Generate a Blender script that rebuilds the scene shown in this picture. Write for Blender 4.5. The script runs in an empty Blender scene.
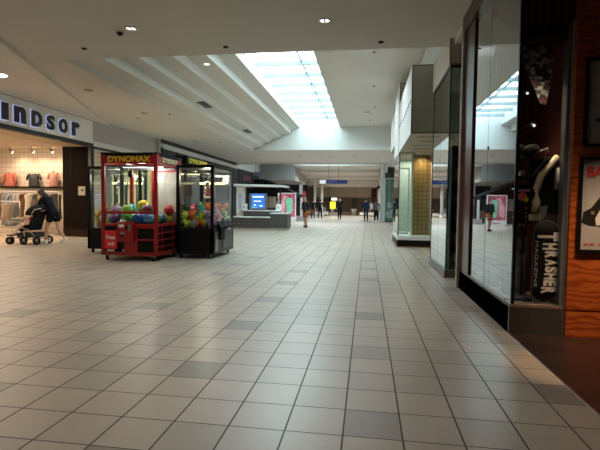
import bpy, bmesh, math, random
from mathutils import Vector, Matrix
PI = math.pi
random.seed(7)
S = bpy.context.scene
C = S.collection
H = 1.305

# ------------------------------------------------------------------ materials
def _new(name):
    m = bpy.data.materials.new(name); m.use_nodes = True
    nt = m.node_tree; nt.nodes.clear()
    out = nt.nodes.new('ShaderNodeOutputMaterial')
    return m, nt, out

def mat(name, col, rough=.5, metal=0., var=.12, scale=8., emit=None, estr=0., coat=0., bump=0., spec=.5):
    m, nt, out = _new(name)
    b = nt.nodes.new('ShaderNodeBsdfPrincipled')
    b.inputs['Roughness'].default_value = rough
    b.inputs['Metallic'].default_value = metal
    b.inputs['Coat Weight'].default_value = coat
    b.inputs['Specular IOR Level'].default_value = spec
    tc = nt.nodes.new('ShaderNodeTexCoord')
    n = nt.nodes.new('ShaderNodeTexNoise'); n.inputs['Scale'].default_value = scale; n.inputs['Detail'].default_value = 4
    nt.links.new(tc.outputs['Object'], n.inputs['Vector'])
    r = nt.nodes.new('ShaderNodeValToRGB')
    r.color_ramp.elements[0].position = .3; r.color_ramp.elements[1].position = .7
    r.color_ramp.elements[0].color = [max(0, c * (1 - var)) for c in col] + [1]
    r.color_ramp.elements[1].color = [min(1, c * (1 + var)) for c in col] + [1]
    nt.links.new(n.outputs['Fac'], r.inputs['Fac'])
    nt.links.new(r.outputs['Color'], b.inputs['Base Color'])
    if bump:
        bp = nt.nodes.new('ShaderNodeBump'); bp.inputs['Strength'].default_value = bump
        nt.links.new(n.outputs['Fac'], bp.inputs['Height']); nt.links.new(bp.outputs['Normal'], b.inputs['Normal'])
    if emit:
        b.inputs['Emission Color'].default_value = list(emit) + [1]
        b.inputs['Emission Strength'].default_value = estr
    nt.links.new(b.outputs['BSDF'], out.inputs['Surface'])
    return m

def emis(name, col, s):
    m, nt, out = _new(name)
    e = nt.nodes.new('ShaderNodeEmission'); e.inputs['Color'].default_value = list(col) + [1]; e.inputs['Strength'].default_value = s
    nt.links.new(e.outputs[0], out.inputs['Surface'])
    return m

def glass(name, tint=(.9, .95, .93), ior=1.5, k=1.7, rough=.01):
    m, nt, out = _new(name)
    t = nt.nodes.new('ShaderNodeBsdfTransparent'); t.inputs['Color'].default_value = list(tint) + [1]
    g = nt.nodes.new('ShaderNodeBsdfGlossy'); g.inputs['Roughness'].default_value = rough
    g.inputs['Color'].default_value = (.95, .98, 1, 1)
    f = nt.nodes.new('ShaderNodeFresnel'); f.inputs['IOR'].default_value = ior
    mu = nt.nodes.new('ShaderNodeMath'); mu.operation = 'MULTIPLY'; mu.inputs[1].default_value = k; mu.use_clamp = True
    nt.links.new(f.outputs[0], mu.inputs[0])
    mx = nt.nodes.new('ShaderNodeMixShader')
    ge = nt.nodes.new('ShaderNodeNewGeometry'); sb_ = nt.nodes.new('ShaderNodeMath'); sb_.operation = 'SUBTRACT'; sb_.use_clamp = True
    nt.links.new(mu.outputs[0], sb_.inputs[0]); nt.links.new(ge.outputs['Backfacing'], sb_.inputs[1])
    nt.links.new(sb_.outputs[0], mx.inputs[0]); nt.links.new(t.outputs[0], mx.inputs[1]); nt.links.new(g.outputs[0], mx.inputs[2])
    nt.links.new(mx.outputs[0], out.inputs['Surface'])
    return m

def wood(name, c1, c2, rough=.35, scale=(1, 1, 1), wave=3., dist=6., coat=.0, bands='Z'):
    m, nt, out = _new(name)
    b = nt.nodes.new('ShaderNodeBsdfPrincipled'); b.inputs['Roughness'].default_value = rough; b.inputs['Coat Weight'].default_value = coat; b.inputs['Specular IOR Level'].default_value = .25 if c1[0] > .02 else .06
    tc = nt.nodes.new('ShaderNodeTexCoord'); mp = nt.nodes.new('ShaderNodeMapping'); mp.inputs['Scale'].default_value = scale
    nt.links.new(tc.outputs['Object'], mp.inputs['Vector'])
    w = nt.nodes.new('ShaderNodeTexWave'); w.bands_direction = bands; w.inputs['Scale'].default_value = wave
    w.inputs['Distortion'].default_value = dist; w.inputs['Detail'].default_value = 3; w.inputs['Detail Scale'].default_value = 1.2
    nt.links.new(mp.outputs[0], w.inputs['Vector'])
    r = nt.nodes.new('ShaderNodeValToRGB')
    r.color_ramp.elements[0].color = list(c1) + [1]; r.color_ramp.elements[1].color = list(c2) + [1]
    nt.links.new(w.outputs['Fac'], r.inputs['Fac']); nt.links.new(r.outputs[0], b.inputs['Base Color'])
    nt.links.new(b.outputs[0], out.inputs['Surface'])
    return m

def tiles(name, col, grout, sx, sz, w=.006, rough=.3, axes='XZ', col2=None, offset=0.):
    m, nt, out = _new(name)
    b = nt.nodes.new('ShaderNodeBsdfPrincipled'); b.inputs['Roughness'].default_value = rough
    tc = nt.nodes.new('ShaderNodeTexCoord'); sp = nt.nodes.new('ShaderNodeSeparateXYZ')
    nt.links.new(tc.outputs['Object'], sp.inputs[0])
    cb = nt.nodes.new('ShaderNodeCombineXYZ')
    nt.links.new(sp.outputs[axes[0]], cb.inputs[0]); nt.links.new(sp.outputs[axes[1]], cb.inputs[1])
    br = nt.nodes.new('ShaderNodeTexBrick'); br.offset = offset; br.inputs['Scale'].default_value = 1
    br.inputs['Brick Width'].default_value = sx; br.inputs['Row Height'].default_value = sz
    br.inputs['Mortar Size'].default_value = w; br.inputs['Mortar Smooth'].default_value = .1
    br.inputs['Color1'].default_value = list(col) + [1]; br.inputs['Color2'].default_value = list(col2 or col) + [1]
    br.inputs['Mortar'].default_value = list(grout) + [1]
    nt.links.new(cb.outputs[0], br.inputs['Vector']); nt.links.new(br.outputs['Color'], b.inputs['Base Color'])
    nt.links.new(b.outputs[0], out.inputs['Surface'])
    return m

M = {}
M['ceil'] = mat('ceiling_paint', (.66, .635, .60), .9, var=.03, scale=1.2)
M['ceil_lit'] = mat('ceiling_paint_lit', (.68, .66, .62), .85, var=.02, scale=1)  # same ceiling paint, lightened as the lit copy for the recesses
M['white'] = mat('white_paint', (.72, .73, .72), .7, var=.03)
M['soffit'] = mat('soffit_paint', (.72, .69, .65), .9, var=.03, scale=1)
M['greyfascia'] = mat('grey_fascia', (.46, .43, .42), .7, var=.04)
M['signface'] = mat('sign_face', (.85, .83, .80), .6, var=.03)
M['darkgrey'] = mat('dark_grey', (.03, .032, .037), .5, spec=.3)
M['black'] = mat('black_satin', (.004, .004, .0045), .4, spec=.2)
M['blackmatt'] = mat('black_matt', (.006, .006, .006), .8, spec=.2)
M['granite'] = mat('dark_granite', (.04, .034, .031), .35, var=.4, scale=60)
M['granite2'] = mat('grey_granite', (.10, .10, .10), .3, var=.4, scale=60)
M['chrome'] = mat('chrome', (.7, .7, .7), .2, 1.)
M['steel'] = mat('steel', (.4, .4, .42), .35, 1.)
M['mahog'] = wood('mahogany', (.030, .006, .003), (.075, .016, .008), .3, (1, 1, .25), 4, 4, .2, 'X')
M['mahog_y'] = wood('mahogany_post', (.035, .008, .005), (.08, .02, .012), .3, (1, 1, .25), 4, 4, .2, 'Y')
M['orange'] = wood('orange_plywood', (.20, .036, .006), (.36, .085, .016), .42, (1.1, 1, 2.6), 1.7, 14, .1, 'Z')
M['wenge'] = wood('dark_wenge', (.005, .0025, .0015), (.011, .006, .004), .6, (1, 1, .1), 9, 3, 0, 'X')
M['glass'] = glass('clear_glass')
M['shopglass'] = glass('shop_window_glass', (.82, .84, .84), 1.6, 2.1)
M['greenglass'] = glass('green_tinted_glass', (.80, .88, .85), 1.6, 2.2)
M['skyglass'] = glass('skylight_glass', (.93, .98, .98), 1.45, 1.)
M['red'] = mat('red_enamel', (.30, .008, .010), .35, coat=.15)
M['redbright'] = mat('bright_red_panel', (.75, .03, .025), .4)
M['yellow'] = mat('yellow_ink', (.75, .55, .03), .5)
M['whiteink'] = mat('white_ink', (.8, .8, .8), .5)
M['redink'] = mat('red_ink', (.4, .03, .03), .5)
M['navy'] = mat('navy_letter', (.010, .012, .035), .35)
M['halo'] = emis('letter_halo_light', (.55, .62, 1), .38)
M['lamp'] = emis('lamp_diffuser', (1, .95, .85), 14)
M['lampcool'] = emis('cool_lamp_diffuser', (1, .98, .93), 1.2)
M['lampwarm'] = emis('warm_lamp_diffuser', (1, .75, .45), 25)
M['tube'] = emis('yellow_fluorescent', (1, .86, .4), 1.6)
M['skin'] = mat('skin', (.50, .28, .19), .55, var=.05)
M['skin2'] = mat('skin_warm', (.42, .22, .15), .55, var=.05)
M['hair'] = mat('dark_hair', (.015, .010, .008), .6, var=.4, scale=60)
M['sneaker'] = mat('white_sneaker', (.75, .75, .75), .5)
M['kiosk'] = mat('kiosk_charcoal', (.055, .052, .05), .45, var=.2, scale=4)
M['counter'] = mat('white_counter', (.75, .77, .78), .3)
M['beige'] = mat('beige_panel', (.40, .34, .27), .6, var=.05)
M['beige2'] = mat('beige_facade', (.56, .48, .40), .7, var=.05)
M['brownwall'] = mat('brown_storefront', (.15, .115, .085), .6)
M['gold'] = mat('brass_trim', (.35, .2, .07), .4, .6)
M['silverframe'] = mat('silver_frame', (.5, .5, .5), .35, .7)
def plain(name, c, r=.6): return mat(name, c, r, var=.15, scale=20)

# ------------------------------------------------------------------ mesh helpers
# parts that are built together but stand apart: every piece becomes a part of its own
SPLIT = {'corner_post', 'corner_mullion', 'cross_rail', 'glass_clip', 'knob', 'bolt', 'soffit_slot', 'foot', 'side_panel', 'stud', 'hanging_gadget', 'eye', 'louvre', 'gantry_rail', 'window_sign', 'cable', 'base_strip', 'plank_joint', 'small_print', 'head_print', 'laces'}
class MB:
    def __init__(s): s.bm = bmesh.new()
    def box(s, x0, x1, y0, y1, z0, z1, bev=0., rot=None):
        r = bmesh.ops.create_cube(s.bm, size=1)
        vs = r['verts']
        bmesh.ops.scale(s.bm, vec=(abs(x1 - x0), abs(y1 - y0), abs(z1 - z0)), verts=vs)
        if bev:
            es = list({e for v in vs for e in v.link_edges})
            rb = bmesh.ops.bevel(s.bm, geom=es, offset=bev, segments=2, affect='EDGES', profile=.5)
            vs = list({v for f in rb['faces'] for v in f.verts} | {v for v in vs if v.is_valid})
        if rot: bmesh.ops.rotate(s.bm, cent=(0, 0, 0), matrix=rot, verts=vs)
        bmesh.ops.translate(s.bm, vec=((x0 + x1) / 2, (y0 + y1) / 2, (z0 + z1) / 2), verts=vs)
        return s
    def prism(s, poly, d0, d1, axis='Z'):
        def P(a, b, d): return {'Z': (a, b, d), 'Y': (a, d, b), 'X': (d, a, b)}[axis]
        lo = [s.bm.verts.new(P(a, b, d0)) for a, b in poly]; hi = [s.bm.verts.new(P(a, b, d1)) for a, b in poly]
        fs = [s.bm.faces.new(lo[::-1]), s.bm.faces.new(hi)]
        n = len(poly)
        for i in range(n): fs.append(s.bm.faces.new((lo[i], lo[(i + 1) % n], hi[(i + 1) % n], hi[i])))
        bmesh.ops.recalc_face_normals(s.bm, faces=fs)
        return s
    def tube(s, pts, r, n=8, r1=None):
        pts = [Vector(p) for p in pts]; rings = []
        m = len(pts)
        for i, p in enumerate(pts):
            t = (pts[min(i + 1, m - 1)] - pts[max(i - 1, 0)]).normalized()
            a = t.orthogonal().normalized() if abs(t.z) > .99 else t.cross(Vector((0, 0, 1))).normalized()
            b = t.cross(a)
            rr = r if r1 is None else r + (r1 - r) * i / (m - 1)
            rings.append([s.bm.verts.new(p + (a * math.cos(2 * PI * k / n) + b * math.sin(2 * PI * k / n)) * rr) for k in range(n)])
        fs = []
        for i in range(m - 1):
            for k in range(n):
                fs.append(s.bm.faces.new((rings[i][k], rings[i][(k + 1) % n], rings[i + 1][(k + 1) % n], rings[i + 1][k])))
        fs.append(s.bm.faces.new(rings[0][::-1])); fs.append(s.bm.faces.new(rings[-1]))
        for f in fs: f.smooth = True
        bmesh.ops.recalc_face_normals(s.bm, faces=fs)
        return s
    def lathe(s, prof, c=(0, 0, 0), n=24, axis='Z', smooth=True):
        c = Vector(c); rings = []
        def P(r, a, h):
            x, y = r * math.cos(a), r * math.sin(a)
            return {'Z': Vector((x, y, h)), 'X': Vector((h, x, y)), 'Y': Vector((x, h, y))}[axis]
        for r, h in prof:
            rings.append([s.bm.verts.new(c + P(max(r, 1e-4), 2 * PI * k / n, h)) for k in range(n)])
        fs = []
        for i in range(len(prof) - 1):
            for k in range(n):
                fs.append(s.bm.faces.new((rings[i][k], rings[i][(k + 1) % n], rings[i + 1][(k + 1) % n], rings[i + 1][k])))
        fs.append(s.bm.faces.new(rings[0][::-1])); fs.append(s.bm.faces.new(rings[-1]))
        for f in fs: f.smooth = smooth
        bmesh.ops.recalc_face_normals(s.bm, faces=fs)
        return s
    def ball(s, c, r, sc=(1, 1, 1), sub=2, rot=None):
        q = bmesh.ops.create_icosphere(s.bm, subdivisions=sub, radius=r)
        bmesh.ops.scale(s.bm, vec=sc, verts=q['verts'])
        if rot: bmesh.ops.rotate(s.bm, cent=(0, 0, 0), matrix=rot, verts=q['verts'])
        bmesh.ops.translate(s.bm, vec=c, verts=q['verts'])
        for v in q['verts']:
            for f in v.link_faces: f.smooth = True
        return s
    def torus(s, c, R, r, axis='Y', n=24, m=8):
        pts = []
        rings = []
        for i in range(n):
            a = 2 * PI * i / n; ring = []
            for k in range(m):
                b = 2 * PI * k / m; rr = R + r * math.cos(b); h = r * math.sin(b)
                x, y = rr * math.cos(a), rr * math.sin(a)
                v = {'Y': (x, h, y), 'Z': (x, y, h), 'X': (h, x, y)}[axis]
                ring.append(s.bm.verts.new(Vector(c) + Vector(v)))
            rings.append(ring)
        for i in range(n):
            for k in range(m):
                f = s.bm.faces.new((rings[i][k], rings[(i + 1) % n][k], rings[(i + 1) % n][(k + 1) % m], rings[i][(k + 1) % m])); f.smooth = True
        return s
    def addmesh(s, me, mtx=None):
        n0 = len(s.bm.verts)
        s.bm.from_mesh(me)
        s.bm.verts.ensure_lookup_table()
        if mtx:
            for v in s.bm.verts[n0:]: v.co = mtx @ v.co
        return s
    def islands(s):
        left = set(s.bm.verts); out = []
        while left:
            st = [left.pop()]; isl = set(st)
            while st:
                v = st.pop()
                for e in v.link_edges:
                    q = e.other_vert(v)
                    if q in left: left.discard(q); isl.add(q); st.append(q)
            out.append(isl)
        return out
    def build(s, name, m, parent=None, loc=None, rz=0):
        if name in SPLIT and parent is not None:
            s.bm.verts.index_update()
            isl = sorted(s.islands(), key=lambda i: min(v.index for v in i))
            if len(isl) > 1:
                first = None
                for i in isl:
                    k = MB(); mp = {v: k.bm.verts.new(v.co) for v in sorted(i, key=lambda v: v.index)}
                    for f in sorted({f for v in i for f in v.link_faces}, key=lambda f: min(v.index for v in f.verts)):
                        nf_ = k.bm.faces.new([mp[v] for v in f.verts]); nf_.smooth = f.smooth
                    o = k._make(name, m, parent, loc, rz); first = first or o
                s.bm.free()
                return first
        return s._make(name, m, parent, loc, rz)
    def _make(s, name, m, parent=None, loc=None, rz=0):
        me = bpy.data.meshes.new(name); s.bm.normal_update(); s.bm.to_mesh(me); s.bm.free()
        me.materials.append(m)
        o = bpy.data.objects.new(name, me); C.objects.link(o)
        if parent: o.parent = parent
        if loc: o.location = loc
        o.rotation_euler[2] = rz
        return o

def tag(o, label, cat, group=None, kind=None):
    o['label'] = label; o['category'] = cat
    if group: o['group'] = group
    if kind: o['kind'] = kind
    return o
def thing(name, label, cat, loc=(0, 0, 0), rz=0, group=None):
    o = bpy.data.objects.new(name, None); C.objects.link(o)
    o.empty_display_size = .1
    o.location = loc; o.rotation_euler[2] = rz
    return tag(o, label, cat, group)
def struct(name, mb, m, parent=None):
    o = mb.build(name, m, parent)
    o['kind'] = 'structure'
    return o
def copy_tree(o, parent=None):
    c = o.copy(); C.objects.link(c)
    if parent: c.parent = parent
    for ch in list(o.children): copy_tree(ch, c)
    return c

def text_mesh(txt, size, ext=.004, off=0., shear=0., sx=1.):
    cu = bpy.data.curves.new('t', 'FONT'); cu.body = txt; cu.size = size; cu.extrude = ext; cu.offset = off
    cu.shear = shear; cu.align_x = 'CENTER'; cu.align_y = 'CENTER'; cu.resolution_u = 3
    o = bpy.data.objects.new('t', cu); C.objects.link(o)
    dg = bpy.context.evaluated_depsgraph_get()
    me = bpy.data.meshes.new_from_object(o.evaluated_get(dg))
    bpy.data.objects.remove(o)
    return me
def text(txt, size, m, parent, loc, facing='-Y', name='lettering', ext=.004, off=0., sx=1., spin=0., shear=0., w=None, h=None):
    """text standing upright; facing: which way it reads towards. w,h: target size"""
    me = text_mesh(txt, size, ext, off, shear)
    xs = [v.co.x for v in me.vertices]; ys = [v.co.y for v in me.vertices]
    cx, cy = (max(xs) + min(xs)) / 2, (max(ys) + min(ys)) / 2
    kx = (w / (max(xs) - min(xs))) if w else sx; ky = (h / (max(ys) - min(ys))) if h else 1
    base = Matrix.Rotation(PI / 2, 4, 'X')
    if facing == '+X': base = Matrix.Rotation(PI / 2, 4, 'Z') @ base
    if facing == '-X': base = Matrix.Rotation(-PI / 2, 4, 'Z') @ base
    if facing == '+Y': base = Matrix.Rotation(PI, 4, 'Z') @ base
    mtx = Matrix.Translation(loc) @ base @ Matrix.Rotation(spin, 4, 'Z') @ Matrix.Diagonal((kx, ky, 1, 1)) @ Matrix.Translation((-cx, -cy, 0))
    mb = MB(); mb.addmesh(me, mtx); bpy.data.meshes.remove(me)
    return mb.build(name, m, parent)

# ------------------------------------------------------------------ camera
def basis(yaw, pitch, roll):
    F = Vector((-math.sin(yaw) * math.cos(pitch), math.cos(yaw) * math.cos(pitch), math.sin(pitch)))
    R0 = Vector((math.cos(yaw), math.sin(yaw), 0)); U0 = R0.cross(F)
    return R0 * math.cos(roll) + U0 * math.sin(roll), -R0 * math.sin(roll) + U0 * math.cos(roll), F
R_, U_, F_ = basis(math.radians(8.2794), math.radians(-2.6630), .0135)
cam = bpy.data.cameras.new('camera'); co = bpy.data.objects.new('camera', cam); C.objects.link(co)
cam.sensor_width = 36; cam.lens = 458 / 600 * 36; cam.clip_end = 200; cam.clip_start = .05
co.matrix_world = Matrix(((R_.x, U_.x, -F_.x, 0), (R_.y, U_.y, -F_.y, 0), (R_.z, U_.z, -F_.z, H), (0, 0, 0, 1)))
S.camera = co

# ------------------------------------------------------------------ world and view
w = bpy.data.worlds.new('sky'); S.world = w; w.use_nodes = True
nt = w.node_tree; nt.nodes.clear()
bg = nt.nodes.new('ShaderNodeBackground'); wo = nt.nodes.new('ShaderNodeOutputWorld')
tc = nt.nodes.new('ShaderNodeTexCoord'); nz = nt.nodes.new('ShaderNodeTexNoise'); nz.inputs['Scale'].default_value = 2.2
rp = nt.nodes.new('ShaderNodeValToRGB')
rp.color_ramp.elements[0].color = (.20, .36, .39, 1); rp.color_ramp.elements[1].color = (.86, .96, 1, 1)
rp.color_ramp.elements[0].position = .35; rp.color_ramp.elements[1].position = .65
nt.links.new(tc.outputs['Generated'], nz.inputs['Vector']); nt.links.new(nz.outputs['Fac'], rp.inputs['Fac'])
nt.links.new(rp.outputs[0], bg.inputs['Color']); bg.inputs['Strength'].default_value = 6.5
nt.links.new(bg.outputs[0], wo.inputs[0])
S.view_settings.view_transform = 'Standard'; S.view_settings.look = 'None'; S.view_settings.gamma = 1
S.view_settings.use_curve_mapping = False
S.view_settings.exposure = 0.95
S.cycles.max_bounces = 8; S.cycles.diffuse_bounces = 4; S.cycles.glossy_bounces = 4; S.cycles.transparent_max_bounces = 16
S.cycles.transmission_bounces = 6; S.cycles.caustics_reflective = False; S.cycles.caustics_refractive = False
S.cycles.sample_clamp_indirect = 6
S.cycles.use_denoising = True

def area(name, loc, sx, sy, power, col, rot=(0, 0, 0), portal=False, spread=None):
    l = bpy.data.lights.new(name, 'AREA'); l.shape = 'RECTANGLE'; l.size = sx; l.size_y = sy; l.energy = power; l.color = col
    if portal: l.cycles.is_portal = True
    if spread: l.spread = spread
    o = bpy.data.objects.new(name, l); C.objects.link(o); o.location = loc; o.rotation_euler = rot
    return o
def spot(name, loc, power, col, rot=(0, 0, 0), size=2.4, blend=.8, rad=.06, parent=None):
    l = bpy.data.lights.new(name, 'SPOT'); l.energy = power; l.color = col; l.spot_size = size; l.spot_blend = blend; l.shadow_soft_size = rad
    o = bpy.data.objects.new(name, l); C.objects.link(o); o.location = loc; o.rotation_euler = rot
    if parent: o.parent = parent
    return o
def point(name, loc, power, col, rad=.05, parent=None):
    l = bpy.data.lights.new(name, 'POINT'); l.energy = power; l.color = col; l.shadow_soft_size = rad
    o = bpy.data.objects.new(name, l); C.objects.link(o); o.location = loc
    if parent: o.parent = parent
    return o

# ------------------------------------------------------------------ floor
def floor_material():
    m, nt, out = _new('floor_tiles')
    b = nt.nodes.new('ShaderNodeBsdfPrincipled'); L = nt.links.new
    g = nt.nodes.new('ShaderNodeNewGeometry'); sp = nt.nodes.new('ShaderNodeSeparateXYZ'); L(g.outputs['Position'], sp.inputs[0])
    def M_(op, a, bb=None, cc=None):
        n = nt.nodes.new('ShaderNodeMath'); n.operation = op
        for i, v in enumerate((a, bb, cc)):
            if v is None: continue
            if isinstance(v, (int, float)): n.inputs[i].default_value = v
            else: L(v, n.inputs[i])
        return n.outputs[0]
    def edge(sock, off):
        fr = M_('FRACT', M_('MULTIPLY', M_('ADD', sock, off), 3.0))
        return M_('MINIMUM', fr, M_('SUBTRACT', 1.0, fr))
    ex = edge(sp.outputs[0], .11 + 10); ey = edge(sp.outputs[1], -2.54 + 10)
    gx = M_('LESS_THAN', ex, .0165); gy = M_('LESS_THAN', ey, .013)
    gr = M_('MAXIMUM', gx, gy)
    at = nt.nodes.new('ShaderNodeAttribute'); at.attribute_name = 'tone'
    n = nt.nodes.new('ShaderNodeTexNoise'); n.inputs['Scale'].default_value = 5; n.inputs['Detail'].default_value = 5; L(g.outputs['Position'], n.inputs['Vector'])
    mr = nt.nodes.new('ShaderNodeMapRange'); L(n.outputs['Fac'], mr.inputs[0]); mr.inputs[3].default_value = .86; mr.inputs[4].default_value = 1.12
    mx = nt.nodes.new('ShaderNodeMixRGB'); mx.blend_type = 'MULTIPLY'; mx.inputs[0].default_value = 1; L(at.outputs['Color'], mx.inputs[1]); L(mr.outputs[0], mx.inputs[2])
    m2 = nt.nodes.new('ShaderNodeMixRGB'); L(gr, m2.inputs[0]); L(mx.outputs[0], m2.inputs[1]); m2.inputs[2].default_value = (.05, .036, .026, 1)
    L(m2.outputs[0], b.inputs['Base Color'])
    rr = nt.nodes.new('ShaderNodeMapRange'); L(n.outputs['Fac'], rr.inputs[0]); rr.inputs[3].default_value = .34; rr.inputs[4].default_value = .46
    r2 = M_('MAXIMUM', rr.outputs[0], M_('MULTIPLY', gr, .9)); L(r2, b.inputs['Roughness'])
    b.inputs['Specular IOR Level'].default_value = .6; b.inputs['Coat Weight'].default_value = .25; b.inputs['Coat Roughness'].default_value = .28
    L(b.outputs[0], out.inputs['Surface'])
    return m
M['floor'] = floor_material()
def floor_mesh():
    bm = bmesh.new(); col = bm.loops.layers.float_color.new('tone')
    i0, i1 = -30, 5; j0, j1 = -26, 161
    vs = {}
    def V(i, j):
        if (i, j) not in vs: vs[i, j] = bm.verts.new((-.11 + i / 3, 2.54 + j / 3, 0))
        return vs[i, j]
    rnd = random.Random(3)
    for i in range(i0, i1):
        for j in range(j0, j1):
            f = bm.faces.new((V(i, j), V(i + 1, j), V(i + 1, j + 1), V(i, j + 1)))
            k = rnd.random(); t = rnd.uniform(.93, 1.05)
            # tiles came in three batches: warm beige, greyer beige and a few slate grey ones
            c = (.395, .34, .275)
            if math.sin(i * .9 + 1) * math.sin(j * .55) + rnd.uniform(-.5, .5) > .45: c = (.35, .305, .25)
            if i % 4 == 0 and (j + (2 if i % 8 == 4 else 0)) % 4 == 0: c = (.225, .20, .17) if rnd.random() < .6 else (.30, .26, .215)
            for l in f.loops: l[col] = (c[0] * t, c[1] * t, c[2] * t, 1)
    me = bpy.data.meshes.new('floor'); bm.to_mesh(me); bm.free(); me.materials.append(M['floor'])
    o = bpy.data.objects.new('floor', me); C.objects.link(o); o['kind'] = 'structure'
    return o
floor_mesh()
struct('floor_slab', MB().box(-17, 4.5, -6.2, 56.3, -.3, -.004), M['brownwall'])
brownfloor = mat('brown_shop_floor', (.018, .009, .007), .35, var=.35, scale=3)
struct('floor_shop_entrance', MB().box(1.47, 4.3, -6, 4.94, -.003, .003), brownfloor)
struct('trim_1', MB().box(1.462, 1.478, -6, 4.93, -.002, .006), M['steel'])
shopfloor = tiles('pale_shop_floor', (.50, .40, .30), (.4, .32, .24), .6, .6, .004, .25, 'XY')
struct('floor_left_shop', MB().box(-17, -9.86, 8, 17.4, -.003, .004), shopfloor)
struct('floor_right_shop', MB().box(1.557, 4.3, 4.95, 36, -.003, .003), shopfloor)

# ------------------------------------------------------------------ ceilings
ZL, ZH = 4.25, 5.5
struct('ceiling_near', MB().box(-9.9, 1.47, -6.1, 8.93, ZL, ZL + .15), M['ceil'])
struct('ceiling_left', MB().box(-9.9, -6.35, 8.93, 25.1, ZL, ZL + .15), M['ceil'])
struct('ceiling_soffit', MB().prism([(-3.6, -1), (-9.78, 16.3), (-9.88, 16.3), (-9.88, -1)], ZL - .075, ZL, 'Z'), M['soffit'])
prof = [(-3.77, 5.5), (-4.20, 5.42), (-4.24, 5.16), (-4.74, 5.09), (-4.82, 4.90), (-5.28, 4.84), (-5.34, 4.66), (-5.72, 4.60), (-5.78, 4.42), (-6.27, 4.37), (-6.35, ZL)]
poly = prof + [(-6.35, 5.9), (-3.77, 5.9)]
struct('ceiling_stepped', MB().prism(poly, 8.93, 25.1, 'Y'), M['ceil_lit'])
struct('ceiling_high', MB().box(-1.55, 1.7, 8.93, 25.1, ZH, ZH + .15), M['ceil_lit'])
struct('ceiling_riser', MB().box(-6.35, 1.7, 8.83, 8.93, ZL + .02, 6.3), M['white'])
struct('wall_bulkhead', MB().box(-9.9, 1.7, 25.1, 25.2, ZL, 6.3), M['white'])
mb = MB(); mb.box(-3.83, -3.765, 8.93, 25.1, 5.502, 6.3); mb.box(-1.55, -1.49, 8.93, 25.1, 5.65, 6.3)
struct('wall_skylight_shaft', mb, M['white'])
struct('ceiling_middle', MB().box(-9.9, 1.7, 25.2, 33.0, ZL, ZL + .15), M['ceil'])
struct('trim_2', MB().box(-9.5, 1.49, 32.93, 33.02, ZL - .09, ZL + .02), M['ceil_lit'])
# far stepped recess, open to an unseen skylight added to light the far floor
mb = MB(); mb.box(-9.9, -5.5, 33.0, 40, ZH, ZH + .15); mb.box(-1.4, 1.7, 33.0, 40, ZH, ZH + .15)
mb.box(-5.5, -1.4, 33.0, 33.6, ZH, ZH + .15); mb.box(-5.5, -1.4, 39.4, 40, ZH, ZH + .15)
struct('ceiling_recess', mb, M['ceil_lit'])
mb = MB(); mb.box(-5.56, -5.5, 33.55, 39.45, ZH + .15, 6.3); mb.box(-1.4, -1.34, 33.55, 39.45, ZH + .15, 6.3)
mb.box(-5.5, -1.4, 33.54, 33.6, ZH + .15, 6.3); mb.box(-5.5, -1.4, 39.4, 39.46, ZH + .15, 6.3); mb.box(-9.9, 1.7, 32.9, 33.0, ZL + .1, 5.8)
struct('wall_recess', mb, M['white'])
fp = [(40, 4.62), (44, 4.62), (44, 4.32), (48, 4.30), (48, 4.02), (50.6, 4.0), (50.6, 3.32), (56.2, 3.32), (56.2, 6), (40, 6)]
struct('ceiling_far', MB().prism(fp, -9.9, 1.7, 'X'), M['ceil_lit'])

# skylight over the gallery
def skylight(name, x0, x1, y0, y1, z, ys, xm):
    t = struct(name, MB().box(x0, x1, y0, y1, z + .10, z + .115), M['skyglass'])
    fr = mat('skylight_bar_' + name, (.30, .36, .38), .6)
    mb = MB()
    for y in ys: mb.box(x0, x1, y - .04, y + .04, z - .04, z + .10)
    mb.box(xm - .02, xm + .02, y0, y1, z + .03, z + .10)
    o = mb.build('glazing_bar', fr, t)
    return t
skylight('window_1', -3.77, -1.55, 8.93, 25.1, 5.87, [9.6 + 1.36 * k for k in range(12)], -2.2)
skylight('window_added', -5.5, -1.4, 33.6, 39.4, 5.87, [34.2 + 1.2 * k for k in range(5)], -3.0)  # second one is out of view, added to brighten the far floor

# ------------------------------------------------------------------ walls
struct('wall_back', MB().box(-17, 4.5, -6.2, -6.0, 0, ZL), M['beige'])
struct('wall_end', MB().box(-9.9, 1.7, 56, 56.2, 0, 3.4), mat('end_shop_wall', (.24, .19, .145), .6))
# right side: shells of the shops
struct('wall_right_high', MB().box(1.49, 1.60, 8.93, 36.0, 4.45, 5.6), M['white'])
struct('wall_right_outer', MB().box(4.3, 4.5, -6.1, 36, -.3, 4.6), M['beige'])
struct('ceiling_right_shops', MB().box(1.47, 4.5, 7.9, 36, 4.15, 4.4), M['white'])
struct('ceiling_entrance', MB().box(1.47, 4.5, -6.1, 7.9, 4.25, 4.4), M['mahog'])
struct('ceiling_entrance_soffit', MB().box(1.40, 4.3, -6, 4.80, 3.45, 3.55), M['mahog'])
struct('trim_8', MB().box(1.40, 1.46, -6, 4.80, 3.55, 4.25), M['mahog_y'])
struct('wall_right_far', MB().box(2.05, 2.15, 20.2, 35.3, 0, 4.4), M['white'])
struct('wall_right_end', MB().box(1.15, 1.7, 36.5, 56, 0, 5.0), M['beige2'])
struct('wall_right_cross', MB().box(1.16, 4.5, 36.45, 36.6, 0, 5.7), M['white'])
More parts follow.
